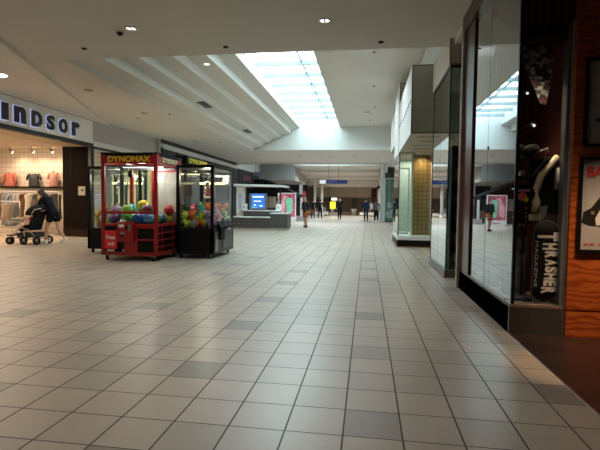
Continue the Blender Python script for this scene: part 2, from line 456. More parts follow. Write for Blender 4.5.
# left side
struct('wall_left_near', MB().box(-9.9, -9.8, -6, 9.0, 0, ZL), M['white'])
struct('wall_left_outer', MB().box(-17.1, -17, -6, 56, -.3, 5.6), M['white'])
struct('wall_left_high', MB().box(-9.9, -9.5, 32.9, 40.5, 3.86, 6.0), M['white'])
struct('wall_left_end', MB().box(-9.9, -9.7, 40.5, 56, 0, 5.9), M['beige'])
struct('wall_left_band', MB().prism([(-9.9, 3.80), (-9.46, 3.80), (-9.46, 4.02), (-9.9, 4.10)], 20.45, 32.9, 'Y'), M['white'])
struct('wall_left_band_shade', MB().box(-9.9, -9.62, 20.45, 32.9, 3.86, ZL), M['darkgrey'])  # dark grey paints in the shadow line between ceiling and band
struct('wall_left_band_near', MB().box(-9.9, -9.80, 15.33, 20.45, 3.46, ZL), M['greyfascia'])
struct('trim_7', MB().box(-9.9, -9.79, 15.33, 20.45, 3.28, 3.46), M['white'])
struct('wall_left_band_edge', MB().box(-9.9, -9.62, 20.3, 20.45, 3.3, ZL), M['greyfascia'])

# ------------------------------------------------------------------ skate shop on the right
sh = thing('storefront', 'dark mahogany and granite skate shop front with big reflecting windows at right', 'shop front', (1.47, 4.94, 0))
def L(mb, ox=1.47, oy=4.94, oz=0):
    bmesh.ops.translate(mb.bm, vec=(-ox, -oy, -oz), verts=mb.bm.verts[:]); return mb
sx0, sy0 = 1.47, 4.94
L(MB().prism([(1.47, 4.94), (2.015, 4.94), (2.015, 5.06), (1.60, 5.06), (1.60, 7.60), (1.47, 7.60)], 0, .275, 'Z')).build('plinth', M['granite'], sh)
mb = MB(); mb.prism([(1.475, 4.945), (2.01, 4.945), (2.01, 5.09), (1.62, 5.09), (1.62, 7.0), (1.475, 7.0)], .275, .30, 'Z')
L(mb).build('sill', mat('window_sill', (.16, .12, .09), .4, var=.2), sh)
L(MB().box(1.47, 4.28, 4.96, 7.60, .0, .27)).build('display_floor', mat('display_floor', (.18, .13, .10), .3), sh)
L(MB().box(1.474, 1.59, 6.93, 7.52, .275, 3.98, .01)).build('post', M['mahog_y'], sh)
L(MB().box(1.43, 1.62, 7.52, 7.62, 0, 4.25, .01)).build('end_pilaster', mat('pinkish_trim', (.30, .22, .20), .5), sh)
L(MB().box(1.44, 1.62, 4.94, 7.6, 3.98, 4.25)).build('header', M['mahog_y'], sh)
gl = L(MB().box(1.500, 1.512, 4.975, 6.93, .30, 3.98)).build('window_pane', M['shopglass'], sh); gl['label'] = 'long side window pane full of reflections'
L(MB().box(1.499, 1.515, 6.112, 6.120, .30, 3.98)).build('glass_joint', M['black'], sh)
mb = MB(); mb.box(1.49, 1.52, 6.10, 6.132, 2.02, 2.06); mb.box(1.49, 1.52, 6.10, 6.132, 2.9, 2.94)
L(mb).build('glass_clip', M['chrome'], sh)
L(MB().box(1.492, 1.522, 4.955, 4.985, .30, 3.98)).build('corner_mullion', M['black'], sh)
gf = L(MB().box(1.525, 1.95, 4.965, 4.973, .30, 3.13)).build('window_pane', glass('display_glass', (.88, .88, .88), 1.45, 1.0), sh)
L(MB().box(1.525, 2.015, 4.94, 5.02, 3.13, 4.25)).build('header', M['mahog'], sh)
jamb = mat('grey_bronze', (.14, .145, .15), .35, .5)
L(MB().box(1.95, 1.985, 4.95, 5.06, .30, 3.13)).build('window_jamb', jamb, sh)
L(MB().box(1.985, 1.997, 4.935, 4.96, .0, 3.16)).build('jamb_strip', M['silverframe'], sh)
# interior shell
L(MB().box(1.53, 4.28, 5.95, 5.98, .27, 4.2)).build('display_back', M['mahog'], sh)
L(MB().box(1.53, 4.28, 7.56, 7.6, .27, 4.2)).build('side_wall', M['mahog'], sh)
L(MB().box(2.0, 2.03, 4.98, 5.95, .27, 4.2)).build('side_panel', M['mahog_y'], sh)
L(MB().box(1.53, 2.0, 5.0, 5.14, 3.0, 3.13)).build('inner_valance', M['mahog'], sh)
# the plywood wall
struct('wall_plywood', MB().box(2.0, 4.3, 4.90, 5.0, 0, 4.25), M['orange'])
mb = MB(); mb.box(2.001, 4.3, 4.895, 4.90, .275, .281); mb.box(2.001, 4.3, 4.895, 4.90, 1.6, 1.606); mb.box(2.001, 4.3, 4.895, 4.9, 2.8, 2.806)
struct('trim_3', mb, M['mahog'])

def poster_frame(z0, z1, x0, x1, label):
    t = thing('framed_poster', label, 'poster', (x0, 4.895, z0))
    W, Hh = x1 - x0, z1 - z0
    mb = MB(); f = .03
    mb.box(0, W, -.03, 0, 0, f); mb.box(0, W, -.03, 0, Hh - f, Hh); mb.box(0, f, -.03, 0, f, Hh - f); mb.box(W - f, W, -.03, 0, f, Hh - f)
    mb.build('frame', M['black'], t)
    return t, W, Hh
pt, W, Hh = poster_frame(.86, 1.80, 2.065, 2.80, 'black framed poster with red letters BA and a seated figure in black')
MB().box(.025, W - .025, -.012, -.004, .025, Hh - .025).build('print', mat('poster_paper', (.26, .25, .25), .7, var=.1, scale=5), pt)
text('BA', .1, M['redink'], pt, (.15, -.014, .80), w=.16, h=.11, ext=.002, off=.004)
mb = MB()
for x in (.065, .12, .20): mb.box(x, x + .038, -.015, -.012, .075, .09)
mb.build('small_print', M['redink'], pt)
# figure printed on the poster: flat artwork
mb = MB(); mb.prism([(.04, .30), (.10, .27), (.22, .26), (.34, .26), (.42, .34), (.40, .50), (.30, .60), (.22, .58), (.12, .44), (.05, .40)], -.015, -.012, 'Y')
mb.build('printed_figure', M['blackmatt'], pt)
mb = MB(); mb.prism([(.17, .27), (.30, .27), (.33, .36), (.28, .46), (.20, .42), (.16, .34)], -.018, -.015, 'Y'); mb.build('printed_garment', mat('print_grey', (.5, .48, .46), .7), pt)
MB().box(.12, .15, -.0165, -.015, .38, .41).build('printed_badge', M['gold'], pt)
pt, W, Hh = poster_frame(1.90, 2.76, 2.085, 2.80, 'black framed grey poster hung above the one with red letters')
MB().box(.025, W - .025, -.012, -.004, .025, Hh - .025).build('print', mat('poster_paper_grey', (.24, .235, .23), .7), pt)
MB().prism([(.10, .26), (.2, .30), (.3, .27), (.34, .20), (.2, .21)], -.015, -.012, 'Y').build('printed_shape', M['blackmatt'], pt)

# -- window display
def deck_outline(w_, h_, n=14):
    p = []
    r = w_ / 2
    for k in range(n + 1):
        a = PI * k / n; p.append((r * math.cos(a), h_ / 2 - r * 1.05 + r * 1.05 * math.sin(a)))
    for k in range(n + 1):
        a = PI + PI * k / n; p.append((r * math.cos(a), -h_ / 2 + r * 1.05 + r * 1.05 * math.sin(a)))
    return p
def skate_deck(label, loc, w_, h_, m, rz=0, tilt=0, edge=None, name='skateboard_deck'):
    t = thing(name, label, 'skateboard', loc, rz)
    bm = bmesh.new(); out = deck_outline(w_, h_)
    nz_, rows = len(out), 1
    # grid deck with kicked nose and tail
    N = 40; K = 8; grid = []
    for side in (0, 1):
        g = []
        for i in range(N + 1):
            z = -h_ / 2 + h_ * i / N
            r = w_ / 2; e = h_ / 2 - abs(z)
            hw = r if e > r * 1.05 else r * math.sqrt(max(1e-4, 1 - ((r * 1.05 - e) / (r * 1.05)) ** 2))
            kick = max(0, abs(z) - h_ * .34) ** 2 * 3.0
            row = []
            for k in range(K + 1):
                x = -hw + 2 * hw * k / K
                y = (kick + .012 * (2 * k / K - 1) ** 2) + (0 if side == 0 else .012)
                row.append(bm.verts.new((x, y, z)))
            g.append(row)
        grid.append(g)
    for s_, g in enumerate(grid):
        for i in range(N):
            for k in range(K):
                q = (g[i][k], g[i][k + 1], g[i + 1][k + 1], g[i + 1][k])
                bm.faces.new(q if s_ == 0 else q[::-1]).smooth = True
    a, b = grid
    for i in range(N):
        bm.faces.new((a[i][0], a[i + 1][0], b[i + 1][0], b[i][0])); bm.faces.new((a[i + 1][K], a[i][K], b[i][K], b[i + 1][K]))
    for k in range(K):
        bm.faces.new((a[0][k + 1], a[0][k], b[0][k], b[0][k + 1])); bm.faces.new((a[N][k], a[N][k + 1], b[N][k + 1], b[N][k]))
    mb = MB(); mb.bm.free(); mb.bm = bm
    o = mb.build('deck', m, t); o.data.materials.append(edge or m)
    t.rotation_euler[0] = tilt
    mb = MB()
    for z in (-h_ * .26, -h_ * .21, h_ * .21, h_ * .26):
        for x in (-.02, .02): mb.ball((x, -.001, z), .004, sub=1)
    mb.build('bolt', M['steel'], t)
    # rim line along the edge
    pts = [(x * .985, (max(0, abs(z) - h_ * .34) ** 2 * 3.0 + .010 * min(1, abs(x) / (w_ / 2)) ** 2) - .001, z * .99) for x, z in out]
    MB().tube(pts + [pts[0]], .0022, 5).build('rim', mat('deck_rim', (.25, .22, .18), .5), t)
    return t
tb = skate_deck('black skateboard deck with big white downward lettering, standing in shop window', (1.838, 5.02, .745), .262, .86, mat('black_deck', (.004, .004, .005), .6, spec=.2))
white_l = mat('off_white_print', (.82, .78, .70), .6)
# big word runs down the board, letters turned a quarter clockwise
letters = 'THRASHER'
zz = [.255, .155, .07, -.01, -.085, -.155, -.225, -.30]
hh = [.10, .075, .075, .07, .07, .07, .065, .072]
ww = [.20, .15, .125, .12, .12, .125, .13, .15]
for ch, z_, h_, w_ in zip(letters, zz, hh, ww):
    text(ch, .12, white_l, tb, (.112 - w_ / 2, -.004, z_), spin=-PI / 2, w=h_ * .92, h=w_, ext=.003, off=.006, name='letter')
text('MAGAZINE', .04, mat('grey_print', (.36, .38, .42), .6), tb, (-.094, .003, -.03), spin=-PI / 2, w=.48, h=.030, ext=.003, name='small_lettering')
skate_deck('grey worn skateboard deck leaning left of the black lettered deck', (1.655, 5.25, .66), .16, .76, mat('grey_deck', (.20, .21, .20), .4, var=.5, scale=9), rz=.15)
skate_deck('slim dark purple skateboard deck at the glass corner of the shop window', (1.575, 5.38, .70), .11, .78, mat('purple_deck', (.06, .035, .05), .4, var=.5, scale=9), rz=-.1)

def sneaker(label, loc, m, rz=0, sc=1., group=None, tilt=0):
    t = thing('sneaker', label, 'shoe', loc, rz, group); t.scale = (sc, sc, sc)
    if tilt: t.rotation_euler[0] = tilt
    mb = MB(); N = 12; rings = []
    for i in range(N + 1):
        u = i / N; y = -.14 + .28 * u
        hw = .036 + .012 * math.sin(PI * min(1, u * 1.1)); 
        if u > .9: hw *= .8
        if u < .06: hw *= .7
        top = .095 - .055 * max(0, (u - .35) / .65) ** .8 if u > .35 else .095
        if u > .95: top *= .75
        ring = []
        for k in range(10):
            a = 2 * PI * k / 10; ring.append(mb.bm.verts.new((hw * math.cos(a), y, .018 + (top - .018) * (.5 + .5 * math.sin(a)))))
        rings.append(ring)
    for i in range(N):
        for k in range(10): mb.bm.faces.new((rings[i][k], rings[i][(k + 1) % 10], rings[i + 1][(k + 1) % 10], rings[i + 1][k])).smooth = True
    mb.bm.faces.new(rings[0]); mb.bm.faces.new(rings[-1][::-1])
    mb.build('upper', m, t)
    out = [(.046 * math.sin(PI * min(max(u, .12), .9)) ** .4, -.145 + .29 * u) for u in [k / 10 for k in range(11)]]
    mb = MB(); mb.prism([(x * .95 + .004, y) for x, y in out] + [(-x * .95 - .004, y) for x, y in out[::-1]], 0, .022, 'Z'); mb.build('sole', M['sneaker'], t)
    mb = MB()
    for k in range(4): mb.tube([(-.022, -.0 + .022 * k, .096 - .008 * k), (0, .0 + .022 * k, .102 - .009 * k), (.022, .0 + .022 * k, .096 - .008 * k)], .003, 5)
    mb.build('laces', M['sneaker'], t)
    return t
pale = mat('pale_blue_suede', (.45, .62, .70), .6)
sneaker('pale blue sneaker on the display floor, nearest the window corner', (1.70, 5.62, .272), pale, .6)
sneaker('pale blue sneaker on the display floor, in the middle of three', (1.68, 5.80, .272), pale, .9)
sneaker('dark sneaker with white sole below the slim purple deck', (1.62, 5.18, .272), mat('dark_suede', (.05, .05, .09), .6), 1.3)
sneaker('pale turquoise sneaker on a clear riser beside the window post', (1.72, 5.75, .36), mat('pale_turquoise', (.40, .62, .62), .6), .7)
tag(MB().box(1.60, 1.86, 5.66, 5.86, .345, .358, .003).box(1.61, 1.62, 5.67, 5.68, .27, .345).box(1.84, 1.85, 5.67, 5.68, .27, .345).box(1.61, 1.62, 5.84, 5.85, .27, .345).box(1.84, 1.85, 5.84, 5.85, .27, .345).build('display_riser', M['glass']), 'low clear riser under a turquoise sneaker in the shop window', 'riser')

# cap on its stand
cp = thing('baseball_cap', 'black cap with pale brim edge on a stand, top of shop window', 'cap', (1.69, 5.12, 1.86))
cp.rotation_euler = (0, -.35, .2)
MB().lathe([(.085, 0), (.087, .03), (.078, .065), (.05, .09), (.01, .098)], n=20).build('crown', M['blackmatt'], cp)
mb = MB(); n_ = 12
top = [(.155 * math.cos(a) * 1.02 + .02, .085 * math.sin(a)) for a in [-PI / 2 + PI * k / n_ for k in range(n_ + 1)]]
mb.prism(top, -.004, .004, 'Z'); mb.build('brim', M['blackmatt'], cp)
MB().tube([(x, y, 0) for x, y in top], .006, 6).build('brim_edge', mat('cream_piping', (.55, .48, .36), .6), cp)
MB().box(.075, .09, -.018, .018, .03, .06, .003).build('badge', M['sneaker'], cp)
st = thing('hat_stand', 'black metal stand holding the caps in the shop window', 'stand', (1.66, 5.2, .27))
mb = MB(); mb.tube([(0, 0, 0), (0, 0, 1.57)], .008); mb.lathe([(.08, 0), (.08, .01), (.01, .015)]); mb.lathe([(.05, 1.56), (.05, 1.57)]); mb.build('pole', M['black'], st)
mb = MB(); mb.tube([(0, 0, 1.30), (-.06, -.05, 1.32)], .006); mb.build('arm', M['black'], st)
cp2 = thing('baseball_cap', 'dark cap with yellow front panel, below the pale brimmed cap', 'cap', (1.60, 5.12, 1.59), -.5)
MB().lathe([(.075, 0), (.077, .03), (.07, .06), (.045, .082), (.01, .09)], n=20).build('crown', M['blackmatt'], cp2)
MB().ball((-.02, -.062, .045), .035, (1.0, .5, .6)).build('front_panel', mat('yellow_panel', (.6, .48, .14), .6), cp2)
MB().prism([(.06 * math.cos(a), -.06 + .07 * math.sin(a)) for a in [PI + PI * k / 8 for k in range(9)]], -.004, .003, 'Z').build('brim', M['blackmatt'], cp2)

# ------------------------------------------------------------------ garments
def garment(w_, h_, m, parent, sleeve=.0, depth=.10, hem=1., neck=.22, name='cloth', seed=0, ripple=.012, sleeve_bend=.12):
    rnd = random.Random(seed); N = 14; K = 24; mb = MB(); rings = []
    ph = rnd.uniform(0, 6)
    for i in range(N + 1):
        v = i / N
        if v < .08: hw = w_ / 2 * (neck + (1 - neck) * (v / .08) ** .6)
        elif v < .35: hw = w_ / 2 * (1 - .12 * (v - .08) / .27)
        else: hw = w_ / 2 * (.88 + (hem - .88) * (v - .35) / .65)
        d = depth / 2 * (.35 + .65 * min(1, v * 3))
        ring = []
        for k in range(K):
            a = 2 * PI * k / K
            rp_ = 1 + ripple / max(.02, d) * math.sin(5 * a + ph + 2 * v) * v
            ring.append(mb.bm.verts.new((hw * math.cos(a) * (1 + .02 * math.sin(9 * v + ph)), d * math.sin(a) * rp_, -h_ * v)))
        rings.append(ring)
    for i in range(N):
        for k in range(K): mb.bm.faces.new((rings[i][k], rings[i + 1][k], rings[i + 1][(k + 1) % K], rings[i][(k + 1) % K])).smooth = True
    mb.bm.faces.new(rings[0]); mb.bm.faces.new(rings[-1][::-1])
    if sleeve:
        for s_ in (-1, 1):
            x0 = s_ * w_ / 2 * .9
            mb.tube([(x0 * .8, 0, -.05 * h_), (x0 + s_ * .03, 0, -.13 * h_), (x0 + s_ * (.03 + sleeve_bend * .4), .0, -.13 * h_ - sleeve * .5), (x0 + s_ * (.03 + sleeve_bend * .5), -.01, -.13 * h_ - sleeve)], min(.055, w_ * .14), 10, min(.042, w_ * .11))
    return mb.build(name, m, parent)
def hanger(parent, w_=.4):
    mb = MB(); mb.tube([(-w_ / 2, 0, -.07), (0, 0, .0), (w_ / 2, 0, -.07)], .006, 6)
    mb.tube([(0, 0, 0), (0, 0, .05), (.015, 0, .07), (.03, 0, .06), (.03, 0, .05)], .003, 6)
    return mb.build('hanger', M['steel'], parent)

# printed t-shirts hanging in the window
ts = thing('t_shirt', 'black t-shirt with pink and orange print, in shop window corner', 't-shirt', (1.635, 5.16, 1.55), .1)
garment(.19, .42, M['blackmatt'], ts, .0, .06, 1.0); hanger(ts, .16)
pr = mat('pink_orange_print', (.75, .12, .12), .6, var=.2, scale=30)
MB().ball((-.02, -.032, -.14), .05, (1, .12, .9)).build('print', pr, ts)
MB().box(-.07, .06, -.036, -.031, -.09, -.06, .002).build('print_top', mat('violet_print', (.6, .25, .6), .6), ts)
MB().ball((.02, -.034, -.17), .025, (1, .12, 1.2)).build('print_flame', M['yellow'], ts)
ts = thing('t_shirt', 'dark blue-grey t-shirt hanging under the pink printed one', 't-shirt', (1.635, 5.28, 1.16), .1)
garment(.19, .36, mat('blue_grey_cloth', (.035, .045, .055), .8), ts, 0, .06, 1.0); hanger(ts, .16)
# varsity jacket with cream sleeves on a torso form
jk = thing('jacket', 'black jacket with long cream sleeves hanging behind the skateboard deck', 'jacket', (1.86, 5.20, 1.83))
garment(.36, .60, M['blackmatt'], jk, 0, .16, .95, neck=.35)
cream = mat('cream_sleeve', (.56, .50, .33), .6, var=.12, scale=14, bump=.3)
for s_, pts in ((-1, [(.09, -.06, .0), (.02, -.09, -.09), (-.07, -.10, -.20), (-.11, -.10, -.33), (-.115, -.11, -.46), (-.12, -.12, -.58)]), (1, [(.10, -.08, -.12), (.095, -.10, -.22), (.085, -.10, -.34)])):
    MB().tube(pts, .030 if s_ < 0 else .028, 12, .042 if s_ < 0 else .03).build('sleeve', cream if s_ < 0 else mat('grey_white_sleeve', (.34, .33, .30), .7), jk)
MB().tube([(-.02, -.08, -.02), (-.08, -.09, -.10), (-.16, -.10, -.2)], .012, 8).build('collar_strap', mat('grey_strap', (.13, .12, .11), .6), jk)
MB().box(-.18, -.06, -.12, -.085, -.67, -.60, .01).build('cuff', cream, jk)
hanger(jk, .3)
gs = thing('scarf', 'grey pointed cloth hanging below the cream jacket sleeve', 'scarf', (1.80, 5.13, 1.30))
MB().prism([(-.07, 0), (.07, .02), (.06, -.08), (.0, -.17), (-.035, -.12), (-.07, -.06)], -.012, .012, 'Y').build('cloth', mat('grey_cloth', (.26, .25, .23), .8), gs)
MB().tube([(-.03, 0, 0), (0, .03, .07), (.05, .05, .12)], .008, 6).build('tie', mat('grey_cloth_tie', (.26, .25, .23), .8), gs)
# glossy lamp-like trinkets in yellow
tr = thing('belt', 'yellow and black studded belt hanging in the shop window corner', 'belt', (1.65, 5.10, 1.30))
mb = MB(); mb.tube([(0, 0, 0), (-.01, 0, -.08), (.01, 0, -.16), (-.03, 0, -.20), (-.08, 0, -.18)], .010, 6); mb.build('strap', M['blackmatt'], tr)
mb = MB()
for p in ((0, -.01, -.01), (-.005, -.01, -.06), (.0, -.01, -.10), (.008, -.01, -.15), (-.02, -.01, -.19), (-.06, -.01, -.185)): mb.ball(p, .011, sub=1)
mb.build('stud', M['gold'], tr)
# patterned cloth hung as a pointed banner
bm_ = MB(); bm_.prism([(-.20, 0), (.15, .0), (.15, -.30), (.10, -.62), (.04, -.60), (-.08, -.30)], -.006, .006, 'Y')
def pattern():
    m, nt, out = _new('patterned_cloth'); b = nt.nodes.new('ShaderNodeBsdfPrincipled'); b.inputs['Roughness'].default_value = .8
    tc = nt.nodes.new('ShaderNodeTexCoord'); v = nt.nodes.new('ShaderNodeTexVoronoi'); v.inputs['Scale'].default_value = 26
    nt.links.new(tc.outputs['Object'], v.inputs['Vector']); sp_ = nt.nodes.new('ShaderNodeSeparateXYZ'); nt.links.new(v.outputs['Color'], sp_.inputs[0])
    r = nt.nodes.new('ShaderNodeValToRGB'); r.color_ramp.interpolation = 'CONSTANT'
    cs = [(0, (.02, .02, .02)), (.4, (.30, .29, .25)), (.62, (.12, .03, .03)), (.74, (.03, .07, .04)), (.84, (.40, .38, .36))]
    r.color_ramp.elements[0].color = list(cs[0][1]) + [1]; r.color_ramp.elements[1].position = cs[1][0]; r.color_ramp.elements[1].color = list(cs[1][1]) + [1]
    for p_, c_ in cs[2:]:
        e = r.color_ramp.elements.new(p_); e.color = list(c_) + [1]
    nt.links.new(sp_.outputs[0], r.inputs[0]); nt.links.new(r.outputs[0], b.inputs['Base Color']); nt.links.new(b.outputs[0], out.inputs[0])
    return m
o = bm_.build('hanging_cloth', pattern(), loc=(1.75, 5.22, 3.0)); tag(o, 'patterned black and white cloth hanging to a point high in shop window', 'cloth')
mb = MB(); mb.tube([(1.53, 5.22, 3.012), (1.99, 5.22, 3.012)], .008); tag(mb.build('hanging_rod', M['black']), 'thin black rod carrying the patterned cloth in shop window', 'rod')
tag(MB().box(1.535, 1.60, 5.1, 5.4, 1.93, 1.96, .003).build('wall_bracket', M['steel']), 'small grey bracket on the window corner left of the cap', 'bracket')
for i, (x, y, z) in enumerate(((1.75, 5.3, 2.15), (1.75, 5.55, 2.55))):
    t = thing('spotlight', ['small spotlight above the cap in the shop window', 'small spotlight under the patterned cloth in the shop window'][i], 'lamp', (x, y, z))
    MB().tube([(0, 0, 0), (.0, -.05, .02)], .03, 12, .036).build('housing', M['black'], t)
    MB().lathe([(.012, -.056), (.012, -.053)], (0, 0, .022), axis='Y').build('bulb', M['lampcool'], t)
    MB().tube([(0, 0, 0), (0, .02, .06), (0, .9 - y + 5.05, .06)], .006, 6).build('arm', M['black'], t)
spot('display_fill', (1.75, 5.03, 2.95), 48, (1, .80, .55), (.03, 0, 0), .9)  # spot added without a fixture, to brighten the lettered deck
spot('display_fill', (1.72, 5.42, 2.5), 18, (1, .85, .65), (0, 0, 0), 1.3)
spot('display_fill', (1.72, 5.62, 3.7), 5, (1, .9, .8), (0, 0, 0), 1.0)

# ------------------------------------------------------------------ glass corner shop (second on the right)
g2 = thing('storefront', 'glass corner shop front with pale fascia behind the mahogany shop', 'shop front', (1.41, 8.55, 0))
def L2(mb): return L(mb, 1.41, 8.55, 0)
L2(MB().prism([(1.41, 8.55), (2.6, 8.55), (2.6, 8.66), (1.50, 8.66), (1.50, 10.55), (1.41, 10.55)], .02, .14, 'Z')).build('plinth', M['granite2'], g2)
L2(MB().prism([(1.395, 8.535), (2.6, 8.535), (2.6, 8.66), (1.51, 8.66), (1.51, 10.565), (1.395, 10.565)], 0, .02, 'Z')).build('base_strip', mat('copper_strip', (.25, .09, .03), .5), g2)
L2(MB().box(1.43, 1.440, 8.58, 10.55, .14, 3.78)).build('window_pane', M['greenglass'], g2)
L2(MB().box(1.445, 1.60, 8.565, 8.575, .14, 3.78)).build('window_pane', M['greenglass'], g2)
mb = MB(); mb.box(1.424, 1.446, 8.555, 8.58, .14, 3.78); mb.box(1.424, 1.446, 10.54, 10.56, .14, 3.78); L2(mb).build('corner_mullion', M['black'], g2)
mb = MB(); mb.box(1.42, 1.45, 8.55, 10.56, 3.76, 3.80); mb.box(1.42, 1.62, 8.55, 8.59, 3.76, 3.80); L2(mb).build('head_rail', M['black'], g2)
L2(MB().box(1.429, 1.431, 9.55, 9.556, .14, 3.78)).build('glass_joint', M['darkgrey'], g2)
L2(MB().box(1.40, 2.6, 8.50, 10.62, 3.80, 4.44)).build('fascia', M['beige2'], g2)
mb = MB(); mb.box(1.395, 2.6, 8.49, 8.51, 3.785, 3.81); mb.box(1.395, 2.6, 8.49, 8.51, 4.42, 4.445); mb.box(1.392, 1.41, 8.49, 8.51, 3.79, 4.44); L2(mb).build('fascia_edge', M['gold'], g2)
L2(MB().box(2.6, 2.7, 8.5, 14.4, 0, 4.15)).build('inner_wall', M['beige2'], g2)
L2(MB().box(1.66, 2.6, 8.54, 8.60, .14, 3.78)).build('end_panel', M['darkgrey'], g2)
L2(MB().box(1.62, 1.66, 8.56, 8.7, .14, 3.78)).build('door_frame', M['darkgrey'], g2)
sv = thing('shelf_unit', 'dark shelf unit seen through the narrow end of the glass corner shop', 'shelf', (1.75, 9.15, .02))
mb = MB()
for x in (-.2, .78): mb.box(x, x + .03, -.25, .25, 0, 2.4)
mb.build('side_panel', M['darkgrey'], sv)
MB().box(-.17, .78, .20, .24, 0, 2.4).build('back_panel', mat('slate_back', (.07, .08, .09), .5), sv)
for z in (.2, .55, .95, 1.35, 1.75, 2.1, 2.38): MB().box(-.17, .78, -.24, .24, z, z + .025).build('shelf', M['darkgrey'], sv)
rnd = random.Random(5)
cols = [(.25, .3, .33), (.12, .14, .15), (.4, .42, .42), (.08, .16, .2), (.3, .26, .2)]
for zi, z in enumerate((.225, .575, .975, 1.375, 1.775, 2.125)):
    for k in range(3):
        o = MB().box(-.1, .1, -.09, .09, 0, rnd.uniform(.08, .2), .01).build('folded_clothes', plain('folded_cloth', rnd.choice(cols)), loc=(1.72 + .27 * k, 9.05, z + .02), rz=rnd.uniform(-.1, .1))
        row = ['lowest', 'second', 'third', 'fourth', 'fifth', 'topmost'][zi]; cl = ['left', 'middle', 'right'][k]
        tag(o, 'folded clothes pile, %s of three on the %s shelf of the dark shelf unit' % (cl, row), 'clothes', 'folded clothes on the dark shelf unit')
for (x, y) in ((1.75, 9.4), (1.9, 10.0), (2.2, 8.9)):
    pass

# ------------------------------------------------------------------ third shop, projecting sign boxes
g3 = thing('storefront', 'glass fronted shop with brass coloured tiles and black base, under the sign box', 'shop front', (.95, 14.5, 0))
def L3(mb): return L(mb, .95, 14.5, 0)
L3(MB().box(.95, 2.1, 14.5, 17.2, .03, .22)).build('plinth', M['black'], g3)
L3(MB().box(.94, 2.1, 14.48, 17.22, 0, .03)).build('base_strip', mat('copper_strip_far', (.25, .09, .03), .5), g3)
L3(MB().box(.96, 2.1, 14.51, 17.19, .22, .34)).build('sill', M['white'], g3)
L3(MB().box(.985, 1.96, 14.53, 14.54, .34, 2.93)).build('window_pane', M['glass'], g3)
L3(MB().box(.965, .975, 14.55, 17.18, .34, 2.93)).build('window_pane', M['greenglass'], g3)
mb = MB(); mb.box(.955, .985, 14.52, 14.55, .34, 2.93); mb.box(1.955, 1.98, 14.52, 14.55, .34, 2.93); L3(mb).build('corner_post', M['darkgrey'], g3)
L3(MB().box(1.36, 1.42, 14.75, 14.80, .34, 2.93)).build('white_mullion', M['white'], g3)
L3(MB().box(1.44, 2.1, 15.2, 15.3, .34, 2.93)).build('tiled_wall', tiles('brass_tiles', (.42, .25, .085), (.10, .05, .02), .135, .135, .008, .35, 'XZ', (.36, .21, .07)), g3)
L3(MB().box(2.0, 2.1, 14.56, 17.2, .34, 2.93)).build('side_wall', M['beige2'], g3)
L3(MB().box(.99, 2.1, 17.1, 17.2, .34, 2.93)).build('rear_wall', mat('sea_green_wall', (.42, .52, .48), .5), g3)
mb = MB(); mb.box(1.02, 1.38, 15.6, 15.64, .34, .40); mb.box(1.02, 1.38, 15.6, 15.64, 2.5, 2.55); mb.box(1.02, 1.06, 15.6, 15.64, .4, 2.5); mb.box(1.34, 1.38, 15.6, 15.64, .4, 2.5)
L3(mb).build('inner_frame', M['white'], g3)
bronze = mat('bronze_trim', (.16, .09, .05), .5)
def signbox(x0, x1, y0, y1, z0, z1, label, marks=False):
    t = thing('sign_box', label, 'sign', (x0, y0, z0))
    a = MB().box(.012, x1 - x0, .012, y1 - y0, 0.012, z1 - z0 - .01); a.build('carcass', mat('box_beige', (.40, .36, .29), .65, var=.04), t)
    MB().box(0, .012, .02, y1 - y0, .0, z1 - z0).build('side_face', M['white'], t)
    mb = MB(); e = .025
    mb.box(0, x1 - x0, 0, .02, 0, e); mb.box(0, x1 - x0, 0, .02, z1 - z0 - e, z1 - z0); mb.box(0, e, 0, .02, e, z1 - z0 - e)
    mb.build('edge_trim', bronze, t)
    mb = MB()
    for k in range(5): mb.box(.012, x1 - x0, .013 - .003, .014, (k + 1) * (z1 - z0) / 6, (k + 1) * (z1 - z0) / 6 + .004)
    mb.build('joint', mat('joint_brown', (.22, .19, .15), .8), t)  # thin brown joint lines across the box front
    if marks:
        mb = MB()
        for k in range(9): mb.box(-.006, 0, .25 + .43 * k, .36 + .43 * k, (z1 - z0) * .47, (z1 - z0) * .47 + .10, .002)
        mb.build('lettering', M['blackmatt'], t)
        mb = MB()
        for k in range(4): mb.box(.2 + .15 * (k % 2), .65 + .15 * (k % 2), .6 + .8 * k, .68 + .8 * k, .004, .013)
        mb.build('soffit_slot', mat('slot_brown', (.2, .16, .12), .8), t)
    return t
area('shop_fill', (1.5, 16.2, 2.9), .8, 1.4, 16, (1, .92, .78))  # unseen light added to brighten the shop interiors, as are the next two
area('shop_fill', (1.95, 9.6, 4.1), .8, 1.4, 30, (1, .92, .82))
spot('shop_fill', (1.7, 14.9, 2.9), 16, (1, .85, .6), (.2, 0, 0), 2.2)
signbox(.96, 2.1, 10.85, 14.9, 2.95, 4.50, 'big projecting sign box with dark small lettering along its white side', True)
signbox(.955, 1.49, 14.92, 17.2, 2.95, 5.15, 'taller white sign box behind the big projecting one')
signbox(.96, 1.49, 17.25, 19.9, 3.5, 4.75, 'farthest white sign box on the right wall')
struct('wall_right_middle', MB().box(1.5, 1.6, 10.62, 14.5, 4.4, 5.6), M['white'])
struct('wall_right_niche', MB().box(2.1, 2.2, 10.7, 20.2, 0, 4.2), M['beige2'])
struct('wall_right_return', MB().box(1.3, 2.2, 20.1, 20.2, 0, 4.2), M['white'])

